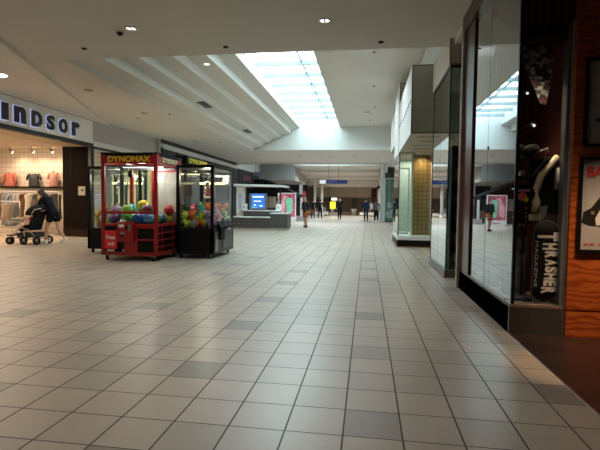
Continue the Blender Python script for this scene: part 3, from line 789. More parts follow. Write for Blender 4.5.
# far right shop: green glass
g4 = thing('storefront', 'small green glass shop front under a dark bulkhead, far right', 'shop front', (1.38, 35.4, 0))
def L4(mb): return L(mb, 1.38, 35.4, 0)
L4(MB().box(1.36, 2.3, 35.40, 35.43, .1, 3.3)).build('window_pane', mat('dark_green_glass', (.05, .16, .12), .15, var=.4, scale=3, coat=1), g4)
L4(MB().box(1.36, 2.3, 35.35, 35.5, 0, .1)).build('plinth', M['darkgrey'], g4)
mb = MB(); mb.box(1.34, 1.39, 35.34, 35.42, .1, 3.3); mb.box(1.34, 2.3, 35.34, 35.42, 3.25, 3.35); mb.box(1.62, 1.66, 35.34, 35.42, .1, 3.25); L4(mb).build('frame', mat('pale_green_frame', (.35, .45, .42), .4), g4)
L4(MB().box(1.34, 2.3, 35.35, 36.5, 3.35, 5.5)).build('bulkhead', M['darkgrey'], g4)
mb = MB(); mb.box(1.5, 1.8, 35.33, 35.36, 1.1, 1.5); mb.box(1.45, 1.6, 35.33, 35.36, .35, .8); mb.box(1.7, 1.85, 35.33, 35.36, .3, .9); L4(mb).build('window_sign', mat('pale_window_sign', (.3, .36, .36), .6), g4)
ck = thing('wall_clock', 'pale oval clock sign sticking out under the dark far bulkhead', 'clock', (1.38, 34.5, 4.05))
MB().lathe([(.02, -.06), (.36, -.06), (.38, 0), (.36, .06), (.02, .06)], n=24, axis='X').build('case', M['white'], ck)
MB().box(0, .2, -.02, .02, .36, .42).build('bracket', M['darkgrey'], ck)
cm = thing('security_camera', 'black camera unit hanging beside the far right pillar', 'camera', (1.08, 37.5, 2.75))
mb = MB(); mb.box(-.28, .06, -.15, .15, -.12, .08, .03); mb.tube([(-.1, 0, 0), (-.32, 0, -.14)], .09, 10); mb.build('housing', M['black'], cm)
MB().tube([(0, 0, .05), (.1, 0, .22)], .03).build('bracket', M['black'], cm)
pl = mat('white_pilaster', (.6, .6, .6), .6)
struct('wall_right_pilaster', MB().box(1.0, 1.16, 36.6, 37.0, 0, 3.3), pl)

# ------------------------------------------------------------------ clothing store on the left
fs = thing('store_fascia', 'long pale store sign band over the wide clothing store entrance at left', 'shop sign', (-9.8, 4.0, 3.24))
def LF(mb): return L(mb, -9.8, 4.0, 3.24)
LF(MB().box(-9.98, -9.80, 9.0, 15.33, 3.36, 4.16)).build('sign_band', M['signface'], fs)
LF(MB().box(-9.98, -9.77, 9.0, 15.33, 3.24, 3.36)).build('lower_rail', M['darkgrey'], fs)
LF(MB().box(-10.9, -9.98, 9.0, 15.2, 3.24, 3.29)).build('entrance_soffit', mat('warm_soffit', (.5, .4, .28), .7), fs)
LF(MB().box(-9.97, -9.80, 9.0, 15.33, 4.17, 4.25)).build('gap_shade_strip', M['black'], fs)  # solid black strip standing in for the shade above the sign
# raised letters with light behind them, each one a part: position along the wall and size
for ch, y, w_ in (('W', 10.35, .52), ('I', 11.25, .21), ('N', 11.80, .42), ('D', 12.47, .42), ('S', 13.07, .33), ('O', 13.66, .40), ('R', 14.30, .38)):
    body = {'N': 'n', 'I': 'I', 'R': 'r', 'S': 'S', 'O': 'O'}.get(ch, ch)
    z = 3.71
    le = text(body, .5, M['navy'], fs, (-9.76 + 9.8, y - 4.0, z - 3.24), '+X', 'letter', .025, .022, w=w_, h=.46)
    ha = text(body, .5, M['halo'], le, (-9.792 + 9.8, y - 4.0, z - 3.24), '+X', 'halo_light', .003, .03, w=w_ + .05, h=.51)
# store volume
struct('wall_store_back', MB().box(-17, -9.9, 16.62, 16.75, 0, 3.4), tiles('white_wall_tile', (.66, .56, .47), (.42, .34, .27), .20, .20, .010, .4, 'XZ'))
struct('ceiling_store', MB().box(-17, -9.98, 8, 16.7, 3.34, 3.44), mat('store_ceiling', (.6, .5, .38), .8))
struct('wall_store_side', MB().box(-17.0, -9.9, 8.9, 9.0, 0, 3.4), M['beige'])
pn = thing('entrance_panel', 'tall dark wood panel closing the right end of the store entrance', 'panel', (-10.9, 15.2, 0))
MB().box(0, 1.0, 0, .10, .28, 3.24).build('board', M['wenge'], pn)
MB().box(0, 1.0, -.012, .10, .004, .28).build('kick_board', wood('lighter_wenge', (.018, .010, .006), (.03, .017, .011), .6, (1, 1, .1), 9, 3, 0, 'X'), pn)
MB().box(.32, .335, -.008, 0, .28, 3.24).build('joint', M['black'], pn)
nb = thing('notice_board', 'small pale notice with a dark picture on the tall dark wood panel', 'notice', (-10.28, 15.19, 1.50))
MB().box(0, .27, -.02, 0, 0, .32, .004).build('board', mat('notice_paper', (.42, .36, .30), .6), nb)
MB().box(.13, .20, -.024, -.02, .14, .22, .002).build('picture', M['black'], nb)
pf = thing('frame_post', 'dark steel post between the clothing store and the grey fascia', 'post', (-9.86, 15.27, 0))
MB().box(-.10, .06, -.07, .06, 0, 3.36, .005).build('post', M['darkgrey'], pf)
MB().box(-.04, .065, -.075, -.06, 0, 3.30).build('face_strip', mat('blue_grey_steel', (.08, .09, .11), .4), pf)
# neighbouring front, cream light inside
nf = thing('storefront', 'glass shop front with cream light behind the claw machines', 'shop front', (-9.8, 15.4, 0))
def LN(mb): return L(mb, -9.8, 15.4, 0)
LN(MB().box(-9.86, -9.85, 15.4, 20.4, .1, 3.2)).build('window_pane', M['glass'], nf)
mb = MB()
for y in (15.4, 17.0, 18.6, 20.36): mb.box(-9.89, -9.83, y, y + .05, 0, 3.28)
mb.box(-9.89, -9.83, 15.4, 20.4, 3.2, 3.28); mb.box(-9.89, -9.83, 15.4, 20.4, 0, .1)
LN(mb).build('frame', M['darkgrey'], nf)
LN(MB().box(-12, -11.9, 16.8, 20.4, 0, 3.3)).build('inner_wall', mat('cream_wall', (.62, .52, .36), .7), nf)
LN(MB().box(-12, -9.9, 20.3, 20.4, 0, 3.3)).build('side_wall', mat('cream_wall_side', (.62, .52, .36), .7), nf)
LN(MB().box(-12, -9.9, 16.8, 20.4, 3.3, 3.36)).build('inner_ceiling', mat('cream_ceiling', (.62, .56, .46), .7), nf)
LN(MB().box(-12, -9.9, 16.8, 20.4, .0, .02)).build('inner_floor', mat('cream_floor', (.5, .45, .36), .5), nf)
for i, y in enumerate((17.2, 18.6, 19.8)):
    t = thing('downlight', 'round warm downlight in the cream shop, number %s from the dark post' % ['one', 'two', 'three'][i], 'lamp', (-10.6, y, 3.30))
    MB().lathe([(.09, -.02), (.09, 0)]).build('trim_ring', M['white'], t); MB().lathe([(.07, -.024), (.07, -.02)]).build('diffuser', M['lampwarm'], t)
area('cream_shop_light', (-10.9, 18.4, 3.2), 1.0, 2.2, 90, (1, .86, .62))
# track lights
def tracklight(x, y, label):
    t = thing('track_light', label, 'lamp', (x, y, 3.34), 0, 'track lights in the clothing store')
    MB().tube([(0, 0, 0), (0, 0, -.10)], .012, 6).build('stem', M['steel'], t)
    MB().tube([(0, -.05, -.10), (0, .08, -.18)], .045, 12, .055).build('housing', M['steel'], t)
    MB().ball((0, .085, -.185), .042, sub=2).build('bulb', M['lampwarm'], t)
for i, x in enumerate((-13.60, -12.70, -11.90)):
    tracklight(x, 15.9, ['leftmost of the three track lights in the clothing store', 'middle one of the three track lights in the clothing store', 'track light nearest the dark wood panel'][i])
    spot('store_spot', (x, 15.95, 3.1), 34, (1, .76, .52), (.55, 0, 0), 2.0)
area('store_ceiling_light', (-13.2, 12.9, 3.30), 5.0, 3.0, 190, (1, .77, .54))
# wall shelf with dressed busts
tag(MB().box(-15.5, -11.05, 16.42, 16.62, 1.78, 1.84, .005).build('wall_rail', M['black']), 'long black rail across the white tiled wall of the store', 'rail')
def bust(label, x, col, w_, h_, sleeve, z=1.84, strap=None):
    t = thing('dressed_bust', label, 'mannequin', (x, 16.40, z))
    m = plain('blouse', col)
    g = garment(w_, h_, m, t, sleeve, .22, 1.0, .3, 'top', seed=int(abs(x) * 10)); g.location = (0, 0, h_)
    MB().lathe([(.05, h_ - .03), (.05, h_ + .05), (.03, h_ + .07)]).build('neck', M['beige'], t)
    MB().tube([(0, 0, -.0), (0, 0, .1)], .012).build('stand', M['black'], t)
    return t
bust('coral pink blouse on a bust on the black rail of the store', -14.05, (.42, .12, .08), .42, .52, .36)
bust('black top on a bust on the rail, above the woman with the stroller', -13.0, (.02, .022, .02), .46, .50, .2)
bust('dusty pink top on a bust near the dark wood panel', -12.15, (.42, .2, .15), .34, .56, .2)
bust('salmon blouse on a bust at the left edge of the store wall', -14.75, (.55, .25, .18), .40, .46, .3)
# clothes rails
def rack(x0, x1, y, z, label):
    t = thing('clothes_rack', label, 'clothes rack', ((x0 + x1) / 2, y, 0)); hw = (x1 - x0) / 2
    MB().tube([(-hw, 0, .03), (-hw, 0, z), (hw, 0, z), (hw, 0, .03)], .017, 8).build('rail', M['steel'], t)
    mb = MB(); mb.tube([(-hw, -.25, .03), (-hw, .25, .03)], .017); mb.tube([(hw, -.25, .03), (hw, .25, .03)], .017); mb.tube([(-hw, 0, .25), (hw, 0, .25)], .012)
    mb.build('foot', M['steel'], t)
rack(-13.9, -11.3, 15.5, 1.62, 'chrome clothes rack full of garments inside the left store')
cl = [(-13.78, (.16, .15, .11), 1.0, 'olive grey long garment'), (-13.62, (.10, .10, .08), .95, 'dark olive long garment'), (-13.45, (.22, .20, .18), 1.2, 'taupe long garment'),
      (-13.28, (.20, .24, .27), 1.25, 'slate blue long dress'), (-13.12, (.26, .28, .30), 1.2, 'pale grey long dress'), (-12.96, (.34, .33, .31), 1.1, 'silver grey dress'),
      (-12.80, (.52, .48, .42), 1.0, 'cream coloured blouse'), (-12.62, (.14, .06, .03), .95, 'brown garment'), (-12.46, (.60, .55, .45), .9, 'ivory garment'), (-12.30, (.4, .36, .3), .85, 'sand coloured garment'),
      (-12.10, (.12, .10, .08), 1.0, 'dark brown garment'), (-11.92, (.45, .35, .22), .95, 'camel coloured garment'), (-11.72, (.55, .50, .40), .8, 'light cream cardigan'), (-11.54, (.25, .2, .16), 1.05, 'mocha coloured garment'), (-11.40, (.08, .07, .06), .95, 'black brown garment')]
for i, (x, c, h_, nm) in enumerate(cl):
    t = thing('garment', nm + ' on a hanger on the chrome clothes rack', 'clothes', (x, 15.5, 1.56), random.Random(i).uniform(1.0, 1.3), 'garments on the chrome rack')
    garment(.40, h_, plain('cloth_' + nm.replace(' ', '_'), c, .8), t, .45 if i % 3 == 1 else 0, .10, 1.05, .25, 'cloth', seed=i, ripple=.02); hanger(t)
# second, nearer low rack at left edge
rack(-13.3, -11.9, 14.3, 1.25, 'low chrome clothes rack in front of the full one')
for i, (x, c, nm) in enumerate(((-13.1, (.3, .27, .22), 'fawn folded skirt'), (-12.75, (.09, .09, .09), 'charcoal skirt'), (-12.4, (.33, .24, .17), 'tan skirt'), (-12.1, (.14, .12, .10), 'dark taupe skirt'))):
    t = thing('garment', nm + ' on a hanger on the low chrome rack', 'clothes', (x, 14.3, 1.19), 1.0, 'garments on the low rack')
    garment(.34, .6, plain('cloth_' + nm.replace(' ', '_'), c, .8), t, 0, .10, 1.15, .5, 'cloth', seed=i + 30, ripple=.02); hanger(t)

# ------------------------------------------------------------------ claw machines
def plush_bm(rnd, s=1.):
    mb = MB(); a = rnd.uniform(0, 6)
    mb.ball((0, 0, .05 * s), .055 * s, (1, .85, 1.05)); mb.ball((0, -.01, .125 * s), .048 * s, (1.1, 1, .95))
    for q in (-1, 1):
        mb.ball((q * .035 * s, 0, .172 * s), .018 * s, sub=1); mb.ball((q * .06 * s, -.02 * s, .07 * s), .022 * s, (1, 1, 1.7), 1); mb.ball((q * .03 * s, -.05 * s, .012 * s), .024 * s, (1, 1.5, .9), 1)
    mb.ball((0, -.05 * s, .115 * s), .018 * s, sub=1)
    bmesh.ops.rotate(mb.bm, cent=(0, 0, .08 * s), matrix=Matrix.Rotation(rnd.uniform(-.9, .9), 3, 'X') @ Matrix.Rotation(rnd.uniform(-.8, .8), 3, 'Y'), verts=mb.bm.verts[:])
    bmesh.ops.rotate(mb.bm, cent=(0, 0, 0), matrix=Matrix.Rotation(a, 3, 'Z'), verts=mb.bm.verts[:])
    lo = min(v.co.z for v in mb.bm.verts); bmesh.ops.translate(mb.bm, vec=(0, 0, -lo), verts=mb.bm.verts[:])
    return mb
def claw(parent, x, y, ztop, zc, m):
    MB().tube([(x, y, ztop), (x, y, zc + .12)], .008, 6).build('claw_cable', M['black'], parent)
    mb = MB(); mb.lathe([(.035, zc), (.05, zc + .03), (.05, zc + .11), (.03, zc + .13)], (x, y, 0), 14)
    c = mb.build('claw_head', m, parent)
    for k in range(3):
        a = 2 * PI * k / 3 + .4; dx, dy = math.cos(a), math.sin(a)
        MB().tube([(x + .03 * dx, y + .03 * dy, zc + .01), (x + .12 * dx, y + .12 * dy, zc - .05), (x + .14 * dx, y + .14 * dy, zc - .13), (x + .06 * dx, y + .06 * dy, zc - .23)], .010, 6).build('claw_finger', M['chrome'], c)
def gantry(parent, x0, x1, y0, y1, z, yx):
    mb = MB(); mb.box(x0, x1, y0 + .02, y0 + .05, z, z + .04); mb.box(x0, x1, y1 - .05, y1 - .02, z, z + .04); mb.box(yx - .03, yx + .03, y0, y1, z + .04, z + .08)
    mb.build('gantry_rail', M['steel'], parent)
def caster(parent, x, y):
    c = MB().lathe([(.045, -.02), (.052, -.012), (.052, .012), (.045, .02)], (x, y, .052), 14, 'X').build('caster_wheel', M['blackmatt'], parent)
    mb = MB(); mb.box(x - .035, x - .025, y - .02, y + .02, .045, .125); mb.box(x + .025, x + .035, y - .02, y + .02, .045, .125); mb.box(x - .035, x + .035, y - .025, y + .025, .115, .125)
    mb.build('caster_fork', M['steel'], c)
mglass = glass('machine_glass', (.93, .95, .94), 1.45, 1.0)
# -- the big red machine. local: x 0..1.30, y 0..1.32, front towards the camera
W_, D_ = 1.30, 1.30
rm = thing('claw_machine', 'big red claw machine full of coloured balls with gold lettering', 'claw machine', (-5.79, 9.35, 0))
mb = MB(); e = .075
for x in (0, W_ - e):
    for y in (0, D_ - e): mb.box(x, x + e, y, y + e, .14, 2.36, .006)
mb.build('corner_post', M['red'], rm)
mb = MB(); mb.box(0, W_, 0, D_, .12, .19, .006); mb.build('base_frame', M['red'], rm)
mb = MB(); mb.box(e, W_ - e, .01, .045, 1.03, 1.085, .004); mb.box(e, W_ - e, .01, .045, .76, .82, .004); mb.box(W_ - .045, W_ - .01, e, D_ - e, .76, .82, .004); mb.box(.01, .045, e, D_ - e, .76, .82, .004); mb.box(e, W_ - e, D_ - .045, D_ - .01, .76, .82)
mb.build('cross_rail', M['red'], rm)
MB().box(.03, W_ - .03, .03, D_ - .03, .76, .79).build('prize_floor', M['darkgrey'], rm)
for nm, b in (('front_banner', (.0, W_, -.006, .03, 2.13, 2.34)), ('side_banner', (W_ - .03, W_ + .006, 0, D_, 2.13, 2.34)), ('side_banner', (-.006, .03, 0, D_, 2.13, 2.34)), ('rear_banner', (0, W_, D_ - .03, D_ + .006, 2.13, 2.34))):
    MB().box(*b, .004).build(nm, M['red'], rm)
MB().box(-.01, W_ + .01, -.01, D_ + .01, 2.335, 2.365, .004).build('roof', M['blackmatt'], rm)
mb = MB(); mb.box(.09, W_ - .09, -.011, -.005, 2.29, 2.335); mb.box(W_ + .005, W_ + .011, .09, D_ - .09, 2.29, 2.335); mb.build('banner_stripe', M['blackmatt'], rm)
text('DYNOMAX', .15, M['yellow'], rm, (.665, -.014, 2.225), '-Y', w=.98, h=.135, off=.004, ext=.005)
text('DYNOMAX', .15, mat('white_yellow_ink', (.75, .65, .4), .5), rm, (W_ + .014, .66, 2.225), '+X', w=.80, h=.115, off=.004, ext=.005)
for b in ((e, W_ - e, .02, .026, .82, 2.13), (e, W_ - e, D_ - .026, D_ - .02, .82, 2.13)):
    MB().box(*b).build('glass_pane', mglass, rm)
for b in ((W_ - .026, W_ - .02, e, D_ - e, .82, 2.13), (.02, .026, e, D_ - e, .82, 2.13)):
    MB().box(*b).build('glass_pane', mglass, rm)
MB().box(.66, W_ - .08, D_ - .12, D_ - .09, .82, 2.02).build('back_board', mat('back_board_white', (.70, .67, .60), .6), rm)
MB().box(.61, .67, D_ - .15, D_ - .09, .79, 2.04).build('back_post', M['red'], rm)
MB().box(.62, W_ - .06, D_ - .15, D_ - .09, 2.02, 2.08).build('back_rail', M['redbright'], rm)
gantry(rm, .08, W_ - .08, .1, D_ - .2, 2.06, .50); claw(rm, .46, .42, 2.06, 1.86, M['black'])
MB().tube([(.75, .35, 1.72), (.86, .30, 1.60)], .008, 6).build('joystick_rod', M['chrome'], rm)
MB().tube([(.16, D_ * .5, 2.10), (W_ - .16, D_ * .5, 2.10)], .018, 8).build('lamp_tube', M['lampcool'], rm)
# front lower panel
MB().box(e, W_ - e, .03, .05, .19, .76).build('lower_back_panel', M['blackmatt'], rm)
o = MB().box(.09, .37, -.02, .03, .26, .66, .006).build('prize_panel', M['redbright'], rm)
text('Prizes', .1, M['whiteink'], o, (.235, -.024, .515), '-Y', w=.21, h=.085, off=.002)
text('out', .1, M['whiteink'], o, (.245, -.024, .375), '-Y', w=.15, h=.075, off=.002)
MB().box(.14, .30, -.01, .03, .205, .235, .002).build('small_label', M['whiteink'], rm)
mb = MB(); mb.box(.39, .78, -.05, .05, .42, .86, .012); cp_ = mb.build('control_box', M['red'], rm)
MB().box(.44, .56, -.056, -.05, .74, .80, .002).build('label_plate', M['whiteink'], cp_)
MB().box(.66, .72, -.056, -.05, .66, .80, .002).build('coin_plate', M['steel'], cp_)
MB().box(.60, .65, -.056, -.05, .68, .76, .002).build('bill_slot', M['black'], cp_)
MB().box(.48, .58, -.056, -.05, .55, .64, .002).build('coin_plate', M['steel'], cp_)
MB().box(.48, .58, -.06, -.056, .54, .575, .002).build('coin_slot', M['black'], cp_)
MB().ball((.52, -.02, .88), .05, (1.5, 1, .55)).build('button', M['whiteink'], cp_)
MB().tube([(.52, -.02, .88), (.52, -.02, .95)], .010, 6).build('joystick', M['gold'], cp_)
MB().box(.44, .52, -.0, .05, .20, .42, .004).build('prize_chute', M['blackmatt'], rm)
MB().box(.54, .80, -.0, .05, .20, .43, .004).build('door_panel', M['red'], rm)
MB().box(.51, .54, -.01, .0, .21, .25, .002).build('lock', M['whiteink'], rm)
mb = MB(); mb.box(.80, .84, .0, .05, .19, .76); mb.box(.84, W_ - e, .0, .05, .45, .49); mb.box(.84, W_ - e, .0, .05, .72, .76); mb.build('shelf_frame', M['red'], rm)
mb = MB()
for z in (.30, .45, .60): mb.box(W_ - .035, W_ - .005, e, D_ - e, z, z + .02)
for y in (.3, .85): mb.box(W_ - .035, W_ - .008, y, y + .02, .19, .76)
mb.build('side_grille', M['red'], rm)
MB().box(W_ - .06, W_ - .04, .06, D_ - .06, .19, .76).build('side_panel', M['blackmatt'], rm)
MB().box(.04, .06, .06, D_ - .06, .19, .76).build('side_panel', M['red'], rm)
for x in (.10, W_ - .12):
    for y in (.08, D_ - .1): caster(rm, x, y)
point('machine_lamp', (-5.79 + .65, 9.35 + .65, 2.0), 13, (1, .96, .88), .1)
# balls
bc = {'yellow': (.85, .68, .03), 'red': (.65, .03, .03), 'green': (.10, .42, .06), 'lime green': (.32, .62, .08), 'blue': (.02, .10, .45), 'pale blue': (.10, .35, .60), 'teal': (.03, .45, .45), 'purple': (.22, .08, .35), 'maroon': (.22, .02, .06), 'lilac': (.50, .36, .66)}
bmats = {k: mat(k.replace(' ', '_') + '_ball', v, .22, coat=.5, var=.03) for k, v in bc.items()}
def ball(col, x, y, z, r, label, group=None):
    mb = MB(); mb.ball((0, 0, r), r, sub=3)
    o = mb.build('ball', bmats[col], loc=(-5.79 + x, 9.35 + y, z)); tag(o, label, 'ball', group or 'coloured balls in the red claw machine'); return o
zf = .792
top = [('yellow', .68, .60, 1.10, 'yellow ball, on top of the pile in the red claw machine'), ('red', 1.12, 1.02, .98, 'bright red ball at the right side of the red machine'),
       ('lime green', .45, .28, .98, 'lime green ball near the front glass, left of the yellow one'), ('teal', .36, .62, 1.0, 'teal ball at the back left of the pile'),
       ('lilac', .20, .30, .97, 'lilac ball at the left end of the pile, by the front glass'), ('maroon', .93, .30, 1.0, 'maroon ball behind the right front post of the red machine')]
for c, x, y, z, lb in top: ball(c, x, y, z, .125, lb)
base = ['purple', 'green', 'blue', 'pale blue', 'green', 'yellow', 'blue', 'red', 'lime green', 'teal', 'purple', 'blue', 'green', 'red', 'yellow', 'blue']
k = 0
for iy in range(4):
    for ix in range(4):
        c = ['purple', 'green', 'blue', 'pale blue', 'teal', 'lime green', 'blue', 'green', 'purple', 'red', 'yellow', 'blue', 'green', 'blue', 'red', 'yellow'][k]; k += 1
        ball(c, .20 + .28 * ix + random.uniform(-.01, .01), .20 + .28 * iy, zf, .125, '%s ball, bottom layer of the red machine, %s, %s' % (c, ['front row', 'second row', 'third row', 'back row'][iy], ['far left', 'mid left', 'mid right', 'far right'][ix]))

def black_machine(label, loc, W_, D_, Ht, zb=.70, banner=None, panel='+X', lampstr=True):
    t = thing('claw_machine', label, 'claw machine', loc)
    mb = MB(); e = .075
    for x in (0, W_ - e):
        for y in (0, D_ - e): mb.box(x, x + e, y, y + e, .12, Ht, .006)
    mb.build('corner_post', M['black'], t)
    MB().box(0, W_, 0, D_, .10, zb, .008).build('cabinet', M['black'], t)
    MB().box(-.004, W_ + .004, -.004, D_ + .004, Ht - .07, Ht, .006).build('roof', M['black'], t)
    for b in ((e, W_ - e, .02, .026, zb, Ht - .07), (e, W_ - e, D_ - .026, D_ - .02, zb, Ht - .07)): MB().box(*b).build('glass_pane', mglass, t)
    for b in ((W_ - .026, W_ - .02, e, D_ - e, zb, Ht - .07), (.02, .026, e, D_ - e, zb, Ht - .07)): MB().box(*b).build('glass_pane', mglass, t)
    gantry(t, .08, W_ - .08, .1, D_ - .1, Ht - .2, W_ * .55); claw(t, W_ * .55, D_ * .45, Ht - .2, Ht - .48, M['steel'])
    MB().tube([(.12, D_ * .75, Ht - .38), (W_ - .12, D_ * .75, Ht - .38)], .028, 10).build('lamp_tube', M['tube'], t)
    MB().box(W_ * .35, W_ * .42, D_ - .10, D_ - .06, zb, Ht - .4).build('inner_post', M['darkgrey'], t)
    if banner:
        for nm, b in (('front_banner', (0, W_, -.008, 0, Ht - .22, Ht)), ('side_banner', (W_, W_ + .008, 0, D_, Ht - .22, Ht))): MB().box(*b).build(nm, M['blackmatt'], t)
        text(banner, .15, M['yellow'], t, (W_ + .014, D_ / 2, Ht - .11), '+X', w=D_ * .82, h=.13, off=.004, ext=.004)
    for x in (.10, W_ - .12):
        for y in (.08, D_ - .1): caster(t, x, y)
    point('machine_lamp', (loc[0] + W_ / 2, loc[1] + D_ / 2, Ht - .25), 15, (1, .93, .7), .1)
    return t
bm1 = black_machine('black claw machine with colourful plush toys, right of the red one', (-4.385, 10.12, 0), .90, 1.60, 2.17)
# control side of it faces the walkway
c_ = MB().prism([(0, .66), (.10, .70), (.10, .74), (0, .86)], .25, 1.25, 'Y'); 
bmesh.ops.translate(c_.bm, vec=(.90, 0, 0), verts=c_.bm.verts[:]); cb_ = c_.build('control_desk', M['blackmatt'], bm1)
MB().tube([(.96, .5, .76), (.96, .5, .90)], .012, 6).ball((.96, .5, .91), .025, sub=2).build('joystick', M['blackmatt'], cb_)
MB().box(.90, .98, .35, .62, .42, .72, .01).build('coin_box', M['blackmatt'], bm1)
MB().box(.90, .915, .70, 1.45, .18, .66, .004).build('front_door', mat('grey_door', (.05, .05, .053), .45), bm1)
MB().box(.90, .93, 1.0, 1.25, .62, .82, .004).build('bill_acceptor', M['steel'], bm1)
MB().box(.90, .912, .12, .34, .16, .62, .004).build('front_door', mat('grey_door_narrow', (.10, .10, .105), .3), bm1)
pp = thing('picture_card', 'pale picture card with dark red figure standing inside the black claw machine', 'picture', (-4.24, 11.55, 1.42))
MB().box(0, .30, 0, .012, 0, .40).build('card', mat('card_pale', (.50, .40, .36), .6), pp)
MB().prism([(.06, .04), (.22, .04), (.24, .2), (.17, .34), (.1, .32), (.07, .2)], -.004, 0, 'Y').build('printed_shape', mat('card_dark', (.12, .03, .03), .6), pp)
bm2 = black_machine('black claw machine half hidden at the left behind the red one', (-6.95, 10.62, 0), .95, 1.3, 2.17, .62)
bm3 = black_machine('black topped claw machine with yellow lettering, behind the red and black ones', (-5.79, 11.0, 0), 1.30, 1.6, 2.47, .76, 'DYNOMAX')
pc = {'neon yellow green': (.50, .72, .06), 'orange': (.80, .22, .04), 'lilac': (.42, .25, .52), 'pink': (.75, .25, .35), 'turquoise': (.08, .50, .48), 'grey white': (.5, .5, .48), 'red': (.6, .05, .05), 'tan': (.55, .38, .18), 'golden yellow': (.65, .45, .10), 'dark green': (.05, .14, .04)}
pmats = {k: mat(k.replace(' ', '_') + '_plush', v, .9, var=.15, scale=40) for k, v in pc.items()}
def plush(col, x, y, z, label, group, s=1., seed=0):
    o = plush_bm(random.Random(seed), s).build('plush_toy', pmats[col], loc=(x, y, z)); tag(o, label, 'plush toy', group); return o
q = 0; g_ = 'plush toys in the black claw machine right of the red one'
rowcols = [['neon yellow green', 'grey white', 'orange', 'lilac'], ['neon yellow green', 'orange', 'neon yellow green', 'lilac'], ['dark green', 'red', 'turquoise', 'pink'], ['orange', 'lilac', 'neon yellow green', 'red'], ['pink', 'turquoise', 'orange', 'golden yellow'], ['turquoise', 'orange', 'pink', 'dark green']]
for lay in range(3):
    for iy in range(6):
        for ix in range(4):
            if lay == 2 and (ix + iy) % 2: continue
            c = rowcols[(iy + lay) % 6][(ix + lay * (iy % 2)) % 4]
            plush(c, -4.385 + .16 + .19 * ix + random.uniform(-.02, .02), 10.12 + .17 + .24 * iy, .705 + .19 * lay, '%s plush toy, %s layer, %s row, %s, in right black machine' % (c, ['bottom', 'middle', 'top'][lay], ['first', 'second', 'third', 'fourth', 'fifth', 'last'][iy], ['far left', 'mid left', 'mid right', 'far right'][ix]), g_, 1.15, q); q += 1
g_ = 'plush toys in the black claw machine at left'
for lay in range(3):
    for iy in range(4):
        for ix in range(4):
            if lay == 2 and (ix + iy) % 2 == 0: continue
            c = ['tan', 'golden yellow', 'neon yellow green', 'grey white', 'orange'][(ix * 2 + iy + lay) % 5]
            plush(c, -6.95 + .17 + .2 * ix, 10.62 + .2 + .28 * iy, .625 + .2 * lay, '%s plush toy, %s layer, %s row, %s, in left black machine' % (c, ['bottom', 'middle', 'top'][lay], ['first', 'second', 'third', 'last'][iy], ['far left', 'mid left', 'mid right', 'far right'][ix]), g_, 1.2, q); q += 1

# ------------------------------------------------------------------ information kiosk
kx, ky = -6.70, 21.6
kk = thing('kiosk_counter', 'dark plank kiosk counter with white tops and pale plinth', 'kiosk', (kx, ky, 0))
MB().box(.06, 2.90, .06, .95, 0, .11).build('plinth', mat('pale_plinth', (.45, .42, .38), .5), kk)
MB().box(0, 2.08, 0, .8, .11, .60, .008).build('front_counter', M['kiosk'], kk)
MB().box(-.02, 2.10, -.02, .82, .60, .635, .006).build('counter_top', M['counter'], kk)
MB().box(2.10, 2.95, 0, 1.0, .11, .80, .008).build('side_counter', M['kiosk'], kk)
MB().box(2.08, 2.98, -.02, 1.02, .80, .84, .006).build('counter_top', M['counter'], kk)
MB().box(.50, 2.30, 1.02, 1.6, .0, .90, .008).build('rear_counter', M['kiosk'], kk)
MB().box(.46, 2.34, 1.02, 1.62, .90, .945, .006).build('counter_top', M['counter'], kk)
mb = MB()
for z in (.24, .37, .50): mb.box(.01, 2.07, -.003, 0, z, z + .006); mb.box(2.11, 2.94, -.003, 0, z, z + .006)
mb.build('plank_joint', M['black'], kk)
mb = MB()
for x in (.55, .85, 1.1, 1.65): mb.ball((x, -.004, .30), .016, sub=1)
mb.build('knob', M['steel'], kk)
ka = thing('kiosk_canopy', 'flat white canopy on a white column over the information kiosk', 'canopy', (-6.76, 23.4, 0))
MB().prism([(-.22, 2.17), (2.66, 2.15), (2.66, 2.21), (2.3, 2.24), (-.05, 2.28), (-.26, 2.26)], -.6, .7, 'Y').build('slab', M['counter'], ka)
MB().box(.0, .40, -.2, .2, 0, 2.16, .01).build('column', M['counter'], ka)
MB().box(.12, .34, -.215, -.2, 1.0, 1.8, .003).build('column_panel', mat('lilac_panel', (.55, .55, .75), .5), ka)
MB().tube([(2.30, 0, 0), (2.30, 0, 2.15)], .045, 10).build('post', M['darkgrey'], ka)
mb = MB()
for z in (1.1, 1.4, 1.7): mb.box(2.18, 2.30, -.06, .0, z, z + .14, .01)
mb.build('hanging_gadget', M['chrome'], ka)
ks = thing('display_screen', 'blue lit information screen in a grey frame standing on the kiosk', 'screen', (-5.96, 22.9, .945))
MB().box(-.02, .92, -.05, .05, .0, .86, .01).build('frame', mat('screen_frame', (.13, .12, .13), .5), ks)
scr = MB().box(.11, .80, -.058, -.05, .10, .83, .002).build('screen', emis('blue_screen', (.03, .13, .45), 1.0), ks)
si = emis('screen_text', (.7, .9, 1), 1.3)
mb = MB(); mb.box(.18, .74, -.063, -.058, .655, .715); mb.box(.24, .62, -.063, -.058, .44, .475); mb.box(.22, .36, -.063, -.058, .245, .275); mb.box(.54, .68, -.063, -.058, .20, .25)
mb.build('text_line', si, scr)
MB().box(.12, .42, -.061, -.058, .105, .17).build('lower_band', emis('screen_teal', (.1, .4, .5), .8), scr)
